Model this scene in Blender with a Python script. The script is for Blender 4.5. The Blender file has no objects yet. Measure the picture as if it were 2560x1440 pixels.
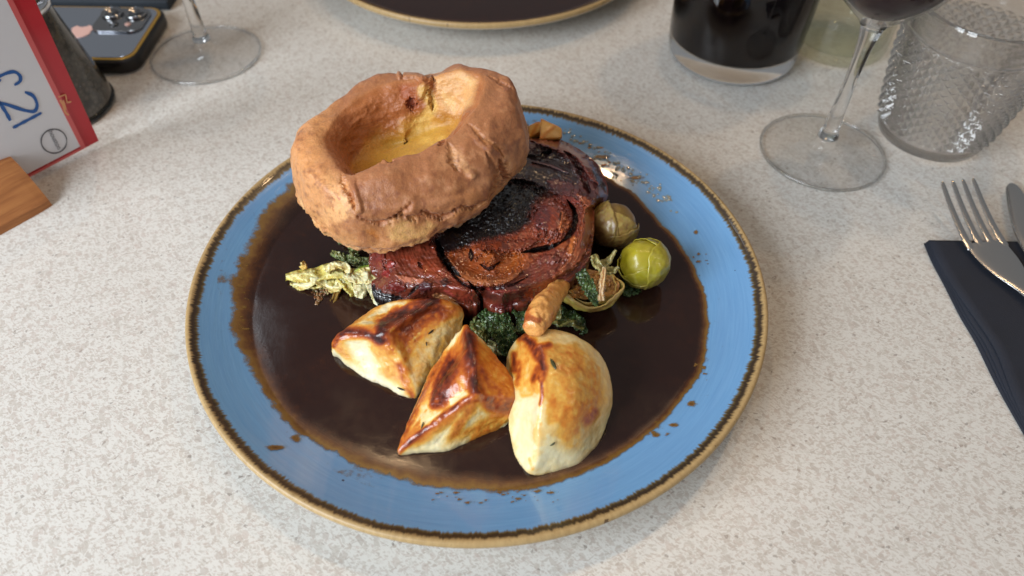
import bpy, bmesh, math, random
import numpy as np
from mathutils import Vector, Matrix
random.seed(4); RNG = np.random.default_rng(7)
scene = bpy.context.scene
COL = scene.collection

# ------------------------------------------------------------------ camera
FPX = 1850.0
PITCH, ROLL = math.radians(48.83), math.radians(0.87)
CF = np.array([0, math.cos(PITCH), -math.sin(PITCH)]); CR = np.array([1.0, 0, 0]); CU = np.cross(CR, CF)
CR, CU = math.cos(ROLL)*CR + math.sin(ROLL)*CU, -math.sin(ROLL)*CR + math.cos(ROLL)*CU
CC = np.array([0.0167, -0.2574, 0.3029])
cd = bpy.data.cameras.new('camera'); cam = bpy.data.objects.new('camera', cd); COL.objects.link(cam)
cd.sensor_width = 36; cd.lens = 36*FPX/2560; cd.clip_start = .01; cd.clip_end = 50
M = Matrix.Identity(4)
for i in range(3):
    M[i][0], M[i][1], M[i][2], M[i][3] = CR[i], CU[i], -CF[i], CC[i]
cam.matrix_world = M
cd.dof.use_dof = True; cd.dof.focus_distance = .355; cd.dof.aperture_fstop = 7.5
scene.camera = cam

# ------------------------------------------------------------------ world, lamps, exposure
w = bpy.data.worlds.new('World'); scene.world = w; w.use_nodes = True
bg = w.node_tree.nodes['Background']
bg.inputs[0].default_value = (.70, .72, .74, 1); bg.inputs[1].default_value = .27
vs = scene.view_settings
vs.view_transform = 'Standard'; vs.look = 'None'; vs.exposure = 0; vs.gamma = 1; vs.use_curve_mapping = False
def lamp(name, loc, target, power, color, sx, sy):
    l = bpy.data.lights.new(name, 'AREA'); l.energy = power; l.color = color
    l.shape = 'RECTANGLE'; l.size = sx; l.size_y = sy
    o = bpy.data.objects.new(name, l); COL.objects.link(o); o.location = loc
    o.rotation_euler = (Vector(target)-Vector(loc)).to_track_quat('-Z', 'Y').to_euler()
    return o
# cool daylight from a window left of the diner, two panes
lamp('window_light', (-1.02, -.52, .62), (0, 0, .03), 15.5, (.86, .93, 1.0), .42, .75)
lamp('window_light', (-.80, -.96, .66), (0, 0, .03), 15.5, (.86, .93, 1.0), .42, .75)
# small far window behind on the left: streak in the gravy, pane on the right rim of the plate
lamp('far_window_light', (-.74, .92, 1.17), (-.05, 0, 0), .8, (.86, .93, 1.0), .10, .27)
# warm ceiling bulbs above the table and to the right
def bulb(loc, power, r=.02, color=(1.0, .66, .36)):
    l = bpy.data.lights.new('warm_bulb', 'POINT'); l.energy = power; l.color = color; l.shadow_soft_size = r
    o = bpy.data.objects.new('warm_bulb', l); COL.objects.link(o); o.location = loc
bulb((.18, .44, 1.70), 10.5, .035); bulb((.60, .64, 1.50), 10.5, .035); bulb((-.34, .74, 1.80), 9.5, .035)
bulb((.95, -.45, .85), 4.5, .04, (1.0, .80, .60))

scene.render.engine = 'CYCLES'
cy = scene.cycles
cy.use_denoising = True; cy.max_bounces = 14; cy.transmission_bounces = 14; cy.transparent_max_bounces = 16
cy.caustics_refractive = True; cy.caustics_reflective = True; cy.blur_glossy = .4; cy.sample_clamp_indirect = 6

# ------------------------------------------------------------------ helpers: pixels <-> world
def P(px, py, z=0.0):
    px = np.asarray(px, float)[..., None]; py = np.asarray(py, float)[..., None]; z = np.asarray(z, float)[..., None]
    d = (px-1280)/FPX*CR - (py-720)/FPX*CU + CF
    return CC + d*((z-CC[2])/d[..., 2:3])
def Q(V):
    d = np.asarray(V)-CC; k = d@CF
    return 1280+FPX*(d@CR)/k, 720-FPX*(d@CU)/k
def lin(c):
    c = np.asarray(c, float)/255.0
    return np.where(c <= .04045, c/12.92, ((c+.055)/1.055)**2.4)
def L4(r, g, b, k=1.0): return tuple(lin((r, g, b))*k)+(1,)
def sst(a, b, x):
    t = np.clip((x-a)/(b-a), 0, 1); return t*t*(3-2*t)

# ------------------------------------------------------------------ noise
_perm = np.random.default_rng(3).permutation(256); _perm = np.concatenate([_perm, _perm, _perm])
_g = np.random.default_rng(5).normal(size=(256, 3)); _g /= np.linalg.norm(_g, axis=1)[:, None]
def perlin(p):
    p = np.asarray(p, float); i = np.floor(p).astype(int); f = p-i; i &= 255
    u = f*f*f*(f*(f*6-15)+10); out = 0
    for dx in (0, 1):
        for dy in (0, 1):
            for dz in (0, 1):
                h = _perm[_perm[_perm[i[..., 0]+dx]+i[..., 1]+dy]+i[..., 2]+dz]
                g = _g[h]; d = f-np.array([dx, dy, dz])
                wgt = (u[..., 0] if dx else 1-u[..., 0])*(u[..., 1] if dy else 1-u[..., 1])*(u[..., 2] if dz else 1-u[..., 2])
                out = out + wgt*(g*d).sum(-1)
    return out*1.6
def fbm(p, s, o=4, seed=0, ridged=False):
    p = np.asarray(p, float)*s+seed*17.31; a = 1.0; r = 0; n = 0
    for _ in range(o):
        v = perlin(p)
        if ridged: v = 1-2*np.abs(v)
        r = r+a*v; n += a; a *= .5; p = p*2.03+3.1
    return r/n
def worley(p, s, seed=0):
    p = np.asarray(p, float)*s+seed*11.7; i = np.floor(p).astype(int); f1 = np.full(p.shape[:-1], 9.0); f2 = f1.copy()
    for dx in (-1, 0, 1):
        for dy in (-1, 0, 1):
            for dz in (-1, 0, 1):
                c = i+np.array([dx, dy, dz]); m = c & 255
                h = _perm[_perm[_perm[m[..., 0]]+m[..., 1]]+m[..., 2]]
                q = c+.5+_g[h]*.45
                d = np.linalg.norm(p-q, axis=-1)
                f2 = np.minimum(np.maximum(f1, d), f2); f1 = np.minimum(f1, d)
    return f1, f2

# ------------------------------------------------------------------ helpers: meshes
def mesh_obj(name, verts, faces, mat=None, parent=None, col=None, smooth=True):
    me = bpy.data.meshes.new(name)
    me.from_pydata([tuple(v) for v in verts], [], faces)
    me.update()
    if smooth: me.polygons.foreach_set('use_smooth', [True]*len(me.polygons))
    if col is not None:
        a = me.color_attributes.new('Col', 'FLOAT_COLOR', 'POINT')
        c = np.ones((len(verts), 4), np.float32); c[:, :3] = np.clip(col, 0, 1)
        a.data.foreach_set('color', c.ravel())
    if mat: me.materials.append(mat)
    o = bpy.data.objects.new(name, me); COL.objects.link(o)
    if parent: o.parent = parent
    return o
def grid_faces(n, m, cu=False, cv=False, off=0):
    a = np.arange(n*m).reshape(n, m)+off
    if cu: a = np.vstack([a, a[:1]])
    if cv: a = np.hstack([a, a[:, :1]])
    return np.stack([a[:-1, :-1], a[1:, :-1], a[1:, 1:], a[:-1, 1:]], -1).reshape(-1, 4).tolist()
def grid_obj(name, V, mat, parent=None, col=None, cu=False, cv=False, smooth=True, flip=False):
    n, m = V.shape[:2]; f = grid_faces(n, m, cu, cv)
    if flip: f = [t[::-1] for t in f]
    return mesh_obj(name, V.reshape(-1, 3), f, mat, parent, None if col is None else col.reshape(-1, 3), smooth)
def fix_normals(o):
    bm = bmesh.new(); bm.from_mesh(o.data); bmesh.ops.remove_doubles(bm, verts=bm.verts, dist=1e-7)
    bmesh.ops.recalc_face_normals(bm, faces=bm.faces); bm.to_mesh(o.data); bm.free()
def lathe(name, prof, mat, parent=None, n=96, loc=(0, 0, 0), smooth=True):
    prof = np.array(prof, float); a = np.linspace(0, 2*math.pi, n, endpoint=False)
    V = np.stack([prof[None, :, 0]*np.cos(a)[:, None], prof[None, :, 0]*np.sin(a)[:, None], np.broadcast_to(prof[None, :, 1], (n, len(prof)))], -1)
    V = V+np.array(loc)
    o = grid_obj(name, V, mat, parent, cu=True, smooth=smooth); fix_normals(o)
    return o
def smooth_prof(pts, sub=8):
    p = np.array(pts, float); out = []
    q = np.vstack([2*p[0]-p[1], p, 2*p[-1]-p[-2]])
    for i in range(1, len(q)-2):
        for t in np.linspace(0, 1, sub, endpoint=False): out.append(cr(q[i-1], q[i], q[i+1], q[i+2], t))
    out.append(p[-1]); return np.array(out)
def cr(a, b, c, d, t):
    return .5*((2*b)+(-a+c)*t+(2*a-5*b+4*c-d)*t*t+(-a+3*b-3*c+d)*t**3)
def resample_closed(A, n):
    A = np.asarray(A, float); k = len(A); t = np.arange(n)*k/n; i = np.floor(t).astype(int); f = (t-i).reshape((-1,)+(1,)*(A.ndim-1))
    return cr(A[(i-1) % k], A[i % k], A[(i+1) % k], A[(i+2) % k], f)
def resample_open(A, n):
    A = np.asarray(A, float); k = len(A); B = np.concatenate([2*A[:1]-A[1:2], A, 2*A[-1:]-A[-2:-1]])
    t = np.linspace(0, k-1-1e-9, n); i = np.floor(t).astype(int); f = (t-i).reshape((-1,)+(1,)*(A.ndim-1)); i = i+1
    return cr(B[i-1], B[i], B[i+1], B[i+2], f)
def vnormals(V, cu=False, cv=False):
    def d(A, ax, c):
        if c: return np.roll(A, -1, ax)-np.roll(A, 1, ax)
        return np.gradient(A, axis=ax)
    n = np.cross(d(V, 0, cu), d(V, 1, cv)); l = np.linalg.norm(n, axis=-1, keepdims=True)
    return n/np.maximum(l, 1e-12)
def box_bm(cx, cy, cz, sx, sy, sz, bev=0.0, seg=3):
    bm = bmesh.new(); bmesh.ops.create_cube(bm, size=1)
    for v in bm.verts: v.co = Vector((cx+v.co.x*sx, cy+v.co.y*sy, cz+v.co.z*sz))
    if bev: bmesh.ops.bevel(bm, geom=bm.edges[:], offset=bev, segments=seg, affect='EDGES', profile=.5)
    return bm
def bm_obj(name, bm, mat, parent=None, smooth=False):
    me = bpy.data.meshes.new(name); bm.to_mesh(me); bm.free(); me.materials.append(mat)
    if smooth: me.polygons.foreach_set('use_smooth', [True]*len(me.polygons))
    o = bpy.data.objects.new(name, me); COL.objects.link(o)
    if parent: o.parent = parent
    return o
def tube(name, pts, rad, mat, parent=None, n=16, col=None, caps=True):
    pts = np.array(pts, float); rad = np.broadcast_to(np.array(rad, float), (len(pts),))
    T = np.gradient(pts, axis=0); T /= np.linalg.norm(T, axis=1)[:, None]
    up = np.array([0, 0, 1.0])
    X = np.cross(T, up); X /= np.maximum(np.linalg.norm(X, axis=1)[:, None], 1e-9); Y = np.cross(X, T)
    a = np.linspace(0, 2*math.pi, n, endpoint=False)
    V = pts[:, None]+rad[:, None, None]*(np.cos(a)[None, :, None]*X[:, None]+np.sin(a)[None, :, None]*Y[:, None])
    return V
def tag(o, label=None, cat=None, group=None, kind=None):
    if label: o['label'] = label
    if cat: o['category'] = cat
    if group: o['group'] = group
    if kind: o['kind'] = kind
    return o
def empty(name, loc=(0, 0, 0), **k):
    o = bpy.data.objects.new(name, None); o.empty_display_size = .01; COL.objects.link(o); o.location = loc
    tag(o, **k); return o

# ------------------------------------------------------------------ pixel-space painting onto geometry (baked to vertex colour)
def seg_dist(px, py, pts, closed=False, taper=False):
    pts = np.array(pts, float); d = np.full(px.shape, 1e9)
    if taper and len(pts) > 1:
        pts = resample_open(pts, max(len(pts)*3, 8)) if len(pts) > 2 else np.array([pts[0]+(pts[1]-pts[0])*t for t in np.linspace(0, 1, 8)])
        n = len(pts)
        for i in range(n-1):
            a, b = pts[i], pts[i+1]; ab = b-a; l2 = max(ab@ab, 1e-9); t = np.clip(((px-a[0])*ab[0]+(py-a[1])*ab[1])/l2, 0, 1)
            g = (i+t)/(n-1); d = np.minimum(d, np.hypot(px-a[0]-t*ab[0], py-a[1]-t*ab[1])/np.maximum(np.sin(math.pi*np.clip(g, .02, .98))**.6, .2))
        return d
    n = len(pts); rng = range(n if closed else n-1)
    for i in rng:
        a, b = pts[i], pts[(i+1) % n]; ab = b-a; l2 = max(ab@ab, 1e-9)
        t = np.clip(((px-a[0])*ab[0]+(py-a[1])*ab[1])/l2, 0, 1)
        d = np.minimum(d, np.hypot(px-a[0]-t*ab[0], py-a[1]-t*ab[1]))
    if n == 1: d = np.hypot(px-pts[0, 0], py-pts[0, 1])
    return d
def inside(px, py, pts):
    pts = np.array(pts, float); r = np.zeros(px.shape, bool); n = len(pts)
    for i in range(n):
        a, b = pts[i], pts[(i+1) % n]
        c = ((a[1] > py) != (b[1] > py)) & (px < (b[0]-a[0])*(py-a[1])/(b[1]-a[1]+1e-12)+a[0])
        r ^= c
    return r
def mask(px, py, pts, wd, soft=.6, nz=None, amt=.4, fill=False, taper=False):
    if fill:
        d = seg_dist(px, py, pts, True); d = np.where(inside(px, py, pts), -d, d)+wd
    else: d = seg_dist(px, py, pts, taper=taper)
    if nz is not None: d = d+nz*amt*wd
    return sst(wd*(1+soft*.5), wd*(1-soft*.5), d)
def mixc(col, c, m):
    m = m[..., None]; return col*(1-m)+np.asarray(c)*m

# ------------------------------------------------------------------ materials
def new_mat(name):
    m = bpy.data.materials.new(name); m.use_nodes = True; nt = m.node_tree
    return m, nt, nt.nodes['Principled BSDF']
def nd(nt, t, **k):
    n = nt.nodes.new(t)
    for a, b in k.items(): setattr(n, a, b)
    return n
def ramp(nt, fac, stops, interp='LINEAR'):
    r = nd(nt, 'ShaderNodeValToRGB'); r.color_ramp.interpolation = interp
    e = r.color_ramp.elements
    while len(e) > 1: e.remove(e[-1])
    e[0].position, e[0].color = stops[0]
    for p, c in stops[1:]:
        x = e.new(p); x.color = c
    nt.links.new(fac, r.inputs[0]); return r.outputs[0]
def math_n(nt, op, a, b=None, clamp=False):
    n = nd(nt, 'ShaderNodeMath', operation=op); n.use_clamp = clamp
    for i, v in enumerate((a, b)):
        if v is None: continue
        if isinstance(v, (int, float)): n.inputs[i].default_value = v
        else: nt.links.new(v, n.inputs[i])
    return n.outputs[0]
def mix_n(nt, fac, a, b, blend='MIX'):
    n = nd(nt, 'ShaderNodeMix', data_type='RGBA', blend_type=blend)
    for i, v in ((0, fac), (6, a), (7, b)):
        if isinstance(v, (int, float, tuple)): n.inputs[i].default_value = v
        else: nt.links.new(v, n.inputs[i])
    return n.outputs[2]
def noise_n(nt, scale, detail=4, rough=.5, vec=None, dist=0):
    n = nd(nt, 'ShaderNodeTexNoise'); n.inputs['Scale'].default_value = scale; n.inputs['Detail'].default_value = detail
    n.inputs['Roughness'].default_value = rough; n.inputs['Distortion'].default_value = dist
    if vec is None:
        tc = nd(nt, 'ShaderNodeTexCoord'); vec = tc.outputs['Object']
    nt.links.new(vec, n.inputs['Vector']); return n.outputs['Fac']
def vmat(name, rough=.5, coat=0, coat_bump=True, sss=0, bumps=(), vary=.12, vscale=900, spec=.5, sss_col=None, coat_rough=.1, rvar=0.0):
    m, nt, b = new_mat(name)
    at = nd(nt, 'ShaderNodeVertexColor'); at.layer_name = 'Col'
    nz = noise_n(nt, vscale, 5, .6)
    f = math_n(nt, 'MULTIPLY_ADD', nz, 2*vary); nt.nodes[-1].inputs[2].default_value = 1-vary
    cm = nd(nt, 'ShaderNodeVectorMath', operation='SCALE'); nt.links.new(at.outputs[0], cm.inputs[0]); nt.links.new(f, cm.inputs['Scale'])
    nt.links.new(cm.outputs[0], b.inputs['Base Color'])
    b.inputs['Roughness'].default_value = rough; b.inputs['Coat Weight'].default_value = coat; b.inputs['Coat Roughness'].default_value = coat_rough
    b.inputs['Specular IOR Level'].default_value = spec
    if rvar:
        rn = noise_n(nt, 160, 4, .6); r = math_n(nt, 'MULTIPLY_ADD', rn, rvar*2); nt.nodes[-1].inputs[2].default_value = rough-rvar
        nt.links.new(r, b.inputs['Roughness'])
    if sss:
        b.inputs['Subsurface Weight'].default_value = sss; b.inputs['Subsurface Radius'].default_value = (1, .5, .25); b.inputs['Subsurface Scale'].default_value = .004
    prev = None
    for (sc, st, di, det) in bumps:
        bp = nd(nt, 'ShaderNodeBump'); bp.inputs['Strength'].default_value = st; bp.inputs['Distance'].default_value = di
        nt.links.new(noise_n(nt, sc, det, .6), bp.inputs['Height'])
        if prev: nt.links.new(prev, bp.inputs['Normal'])
        prev = bp.outputs[0]
    if prev:
        nt.links.new(prev, b.inputs['Normal'])
        if coat_bump: nt.links.new(prev, b.inputs['Coat Normal'])
    return m
def pmat(name, color, rough=.4, metal=0, coat=0, spec=.5):
    m, nt, b = new_mat(name); b.inputs['Base Color'].default_value = color; b.inputs['Roughness'].default_value = rough
    b.inputs['Metallic'].default_value = metal; b.inputs['Coat Weight'].default_value = coat; b.inputs['Specular IOR Level'].default_value = spec
    return m
def bump_on(m, scale, dist, det=3, strength=1.0):
    nt = m.node_tree; b = nt.nodes['Principled BSDF']; bp = nd(nt, 'ShaderNodeBump'); bp.inputs['Distance'].default_value = dist; bp.inputs['Strength'].default_value = strength
    nt.links.new(noise_n(nt, scale, det, .55), bp.inputs['Height']); nt.links.new(bp.outputs[0], b.inputs['Normal']); return m
def thin_glass(name, tint=(.97, .97, .97, 1), refl=1.0, body=0.0):
    """clear thin walls: light passes straight through, the surface mirrors by Fresnel; body adds real refraction"""
    m = bpy.data.materials.new(name); m.use_nodes = True; nt = m.node_tree; nt.nodes.remove(nt.nodes['Principled BSDF']); out = nt.nodes['Material Output']
    tr = nd(nt, 'ShaderNodeBsdfTransparent'); tr.inputs[0].default_value = tint; gl = nd(nt, 'ShaderNodeBsdfGlossy'); gl.inputs['Roughness'].default_value = .02
    lw = nd(nt, 'ShaderNodeLayerWeight'); lw.inputs[0].default_value = .5; mx = nd(nt, 'ShaderNodeMixShader')
    f5 = math_n(nt, 'MULTIPLY_ADD', math_n(nt, 'POWER', lw.outputs['Facing'], 4.0), .85); nt.nodes[-1].inputs[2].default_value = .035
    nt.links.new(math_n(nt, 'MULTIPLY', f5, refl, True), mx.inputs[0]); nt.links.new(tr.outputs[0], mx.inputs[1]); nt.links.new(gl.outputs[0], mx.inputs[2]); last = mx
    if body:
        g = nd(nt, 'ShaderNodeBsdfGlass'); g.inputs['IOR'].default_value = 1.47; g.inputs['Color'].default_value = tint
        m2 = nd(nt, 'ShaderNodeMixShader'); m2.inputs[0].default_value = body; nt.links.new(mx.outputs[0], m2.inputs[1]); nt.links.new(g.outputs[0], m2.inputs[2]); last = m2
    nt.links.new(last.outputs[0], out.inputs['Surface']); return m
def glass(name, tint=(1, 1, 1, 1), rough=0.0, ior=1.48):
    m, nt, b = new_mat(name); b.inputs['Base Color'].default_value = tint; b.inputs['Transmission Weight'].default_value = 1
    b.inputs['Roughness'].default_value = rough; b.inputs['IOR'].default_value = ior
    return m

# ================================================================== SETTING: quartz tabletop
def table_mat():
    m, nt, b = new_mat('quartz_top')
    tc = nd(nt, 'ShaderNodeTexCoord'); base = tc.outputs['Object']
    def warped(rot, sx, sy, off, amp=.0005):
        mr_ = nd(nt, 'ShaderNodeMapping'); nt.links.new(base, mr_.inputs[0]); mr_.inputs['Rotation'].default_value = (0, 0, rot)
        mp = nd(nt, 'ShaderNodeMapping'); nt.links.new(mr_.outputs[0], mp.inputs[0])
        mp.inputs['Scale'].default_value = (sx, sy, 1); mp.inputs['Location'].default_value = off
        nz = nd(nt, 'ShaderNodeTexNoise'); nz.inputs['Scale'].default_value = 420; nz.inputs['Detail'].default_value = 2; nt.links.new(base, nz.inputs['Vector'])
        s = nd(nt, 'ShaderNodeVectorMath', operation='SCALE'); s.inputs['Scale'].default_value = amp*2.2; nt.links.new(nz.outputs['Color'], s.inputs[0])
        a = nd(nt, 'ShaderNodeVectorMath', operation='ADD'); nt.links.new(mp.outputs[0], a.inputs[0]); nt.links.new(s.outputs[0], a.inputs[1])
        return a.outputs[0]
    def vor(vec, scale, feature):
        v = nd(nt, 'ShaderNodeTexVoronoi', voronoi_dimensions='2D', feature=feature); v.inputs['Scale'].default_value = scale
        v.inputs['Randomness'].default_value = 1; nt.links.new(vec, v.inputs['Vector']); return v
    col = mix_n(nt, noise_n(nt, 60, 3), L4(205, 203, 197), L4(211, 209, 204))
    col = mix_n(nt, math_n(nt, 'MULTIPLY', noise_n(nt, 1800, 3), .5), col, L4(196, 194, 188))
    # layers: (rotation, stretch x, stretch y, scale, presence threshold, gap, amount)
    layers = [(.5, 1, 1.7, 1000, .66, .10, .38), (2.1, 1.6, .85, 720, .73, .10, .55), (1.1, .8, 1.35, 320, .80, .07, .52),
              (-.35, 1, 1.9, 450, .77, .09, .62), (.7, .9, 3.2, 480, .90, .10, .65), (1.7, 3.0, .9, 560, .93, .10, .65), (2.6, 1.1, 1.3, 540, .984, .12, .55)]
    pal = [((0, L4(186, 182, 174)), (.4, L4(172, 163, 153)), (.7, L4(186, 174, 166)), (1, L4(160, 151, 142)))]*6 + [((0, L4(104, 96, 90)), (1, L4(136, 122, 112)))]
    for k, (rot, sx, sy, sc, th, gap, am) in enumerate(layers):
        v = warped(rot, sx, sy, (k*.313, k*.171, 0))
        f1 = vor(v, sc, 'F1'); de = vor(v, sc, 'DISTANCE_TO_EDGE')
        sep = nd(nt, 'ShaderNodeSeparateColor'); nt.links.new(f1.outputs['Color'], sep.inputs[0])
        pres = math_n(nt, 'GREATER_THAN', sep.outputs[0], th)
        e = nd(nt, 'ShaderNodeMapRange'); e.inputs[1].default_value = gap; e.inputs[2].default_value = gap+.03; nt.links.new(de.outputs['Distance'], e.inputs[0])
        mk = math_n(nt, 'MULTIPLY', math_n(nt, 'MULTIPLY', pres, e.outputs[0]), am)
        cc = ramp(nt, sep.outputs[1], [(p, c) for p, c in pal[k]])
        col = mix_n(nt, mk, col, cc)
    nt.links.new(col, b.inputs['Base Color'])
    r = math_n(nt, 'MULTIPLY_ADD', noise_n(nt, 25, 4), .14); nt.nodes[-1].inputs[2].default_value = .27
    nt.links.new(r, b.inputs['Roughness']); b.inputs['Specular IOR Level'].default_value = .4
    bp = nd(nt, 'ShaderNodeBump'); bp.inputs['Distance'].default_value = .00005; bp.inputs['Strength'].default_value = .4
    nt.links.new(noise_n(nt, 300, 3), bp.inputs['Height']); nt.links.new(bp.outputs[0], b.inputs['Normal'])
    return m
tt = bm_obj('table_top', box_bm(0, .12, -.015, 1.7, 1.1, .03, .003), table_mat())
tag(tt, 'pale speckled quartz table top under the plates and glasses', kind='structure')

# ================================================================== PLATE
def plate_inner(r):
    r = np.asarray(r, float)
    t = np.clip((r-.086)/.059, 0, 1)
    return .0050+.0195*t**1.55
def plate_mat():
    m, nt, b = new_mat('stoneware_glaze')
    tc = nd(nt, 'ShaderNodeTexCoord'); ob = tc.outputs['Object']
    sx = nd(nt, 'ShaderNodeSeparateXYZ'); nt.links.new(ob, sx.inputs[0])
    ln = nd(nt, 'ShaderNodeVectorMath', operation='LENGTH'); cb = nd(nt, 'ShaderNodeCombineXYZ')
    nt.links.new(sx.outputs[0], cb.inputs[0]); nt.links.new(sx.outputs[1], cb.inputs[1]); nt.links.new(cb.outputs[0], ln.inputs[0])
    r = ln.outputs['Value']
    nm = nd(nt, 'ShaderNodeVectorMath', operation='NORMALIZE'); nt.links.new(cb.outputs[0], nm.inputs[0])
    # streaks that run radially: noise on direction (fine) and radius (slow)
    def streak(fa, fr, det=3, rough=.6):
        s = nd(nt, 'ShaderNodeVectorMath', operation='SCALE'); s.inputs['Scale'].default_value = fa; nt.links.new(nm.outputs[0], s.inputs[0])
        sp = nd(nt, 'ShaderNodeSeparateXYZ'); nt.links.new(s.outputs[0], sp.inputs[0])
        c2 = nd(nt, 'ShaderNodeCombineXYZ'); nt.links.new(sp.outputs[0], c2.inputs[0]); nt.links.new(sp.outputs[1], c2.inputs[1])
        nt.links.new(math_n(nt, 'MULTIPLY', r, fr), c2.inputs[2])
        return noise_n(nt, 1.0, det, rough, c2.outputs[0])
    edge = math_n(nt, 'ADD', r, math_n(nt, 'MULTIPLY', math_n(nt, 'SUBTRACT', streak(120, 60), .5), .0042))
    edge = math_n(nt, 'ADD', edge, math_n(nt, 'MULTIPLY', math_n(nt, 'SUBTRACT', streak(3, 2, 2), .5), .003))
    brush = streak(5, 900, 4, .65); brush2 = streak(2.2, 260, 3, .5)
    blue = mix_n(nt, brush, L4(82, 134, 184), L4(120, 170, 212))
    blue = mix_n(nt, math_n(nt, 'MULTIPLY', brush2, .55), blue, L4(104, 144, 190))
    vo = nd(nt, 'ShaderNodeTexVoronoi', feature='F1'); vo.inputs['Scale'].default_value = 95; nt.links.new(ob, vo.inputs['Vector'])
    vs_ = nd(nt, 'ShaderNodeSeparateColor'); nt.links.new(vo.outputs['Color'], vs_.inputs[0])
    rad = math_n(nt, 'MULTIPLY_ADD', vs_.outputs[0], .075); nt.nodes[-1].inputs[2].default_value = -.018
    sp = math_n(nt, 'LESS_THAN', vo.outputs['Distance'], rad)
    blue = mix_n(nt, math_n(nt, 'MULTIPLY', sp, .85), blue, L4(38, 40, 52))
    tan = mix_n(nt, streak(90, 300, 4), L4(188, 160, 112), L4(140, 112, 70))
    tan = mix_n(nt, math_n(nt, 'GREATER_THAN', streak(60, 500, 3), .68), tan, L4(92, 68, 42))
    def mr(a, c, v=edge):
        e = nd(nt, 'ShaderNodeMapRange'); e.inputs[1].default_value = a; e.inputs[2].default_value = c; nt.links.new(v, e.inputs[0]); return e.outputs[0]
    col = mix_n(nt, mr(.1386, .1397), blue, L4(94, 78, 38))
    col = mix_n(nt, mr(.1396, .1407), col, L4(50, 36, 22))
    col = mix_n(nt, mr(.1418, .1430), col, tan)
    # underside: cream glaze below the lip
    z = sx.outputs[2]
    under = nd(nt, 'ShaderNodeMapRange'); under.inputs[1].default_value = .0205; under.inputs[2].default_value = .0190; nt.links.new(z, under.inputs[0])
    isout = math_n(nt, 'MULTIPLY', under.outputs[0], math_n(nt, 'GREATER_THAN', math_n(nt, 'SUBTRACT', r, math_n(nt, 'MULTIPLY', z, 1.15)), .1205))
    geo = nd(nt, 'ShaderNodeNewGeometry'); gn = nd(nt, 'ShaderNodeSeparateXYZ'); nt.links.new(geo.outputs['Normal'], gn.inputs[0])
    dn = math_n(nt, 'LESS_THAN', gn.outputs[2], -.05)
    col = mix_n(nt, math_n(nt, 'MULTIPLY', dn, under.outputs[0]), col, L4(206, 196, 178))
    nt.links.new(col, b.inputs['Base Color'])
    rr = nd(nt, 'ShaderNodeMapRange'); rr.inputs[1].default_value = .136; rr.inputs[2].default_value = .143; rr.inputs[3].default_value = .13; rr.inputs[4].default_value = .42; nt.links.new(edge, rr.inputs[0])
    nt.links.new(rr.outputs[0], b.inputs['Roughness']); nt.links.new(mr(.143, .136), b.inputs['Coat Weight']); b.inputs['Coat Roughness'].default_value = .05
    bp = nd(nt, 'ShaderNodeBump'); bp.inputs['Distance'].default_value = .00022; bp.inputs['Strength'].default_value = .55
    nt.links.new(math_n(nt, 'ADD', streak(4, 260, 3), noise_n(nt, 70, 2)), bp.inputs['Height']); nt.links.new(bp.outputs[0], b.inputs['Normal'])
    return m
M_plate = plate_mat()
rr_ = np.concatenate([np.linspace(0, .084, 8), np.linspace(.088, .1415, 44)])
prof = [(r, float(plate_inner(r))) for r in rr_]
zt = prof[-1][1]
prof += [(.1428, zt+.0010), (.1440, zt+.0012), (.1449, zt+.0004), (.1452, zt-.0010), (.1447, zt-.0026), (.1436, zt-.0040), (.138, .0165), (.126, .0098), (.108, .0048), (.092, .0030), (.090, .0004), (.086, .0), (.082, .0006), (.080, .0026), (0, .0026)]
plate = lathe('dinner_plate', prof, M_plate, n=360)
tag(plate, 'large blue glazed stoneware plate holding the roast dinner in the middle of the table', 'plate')

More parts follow.
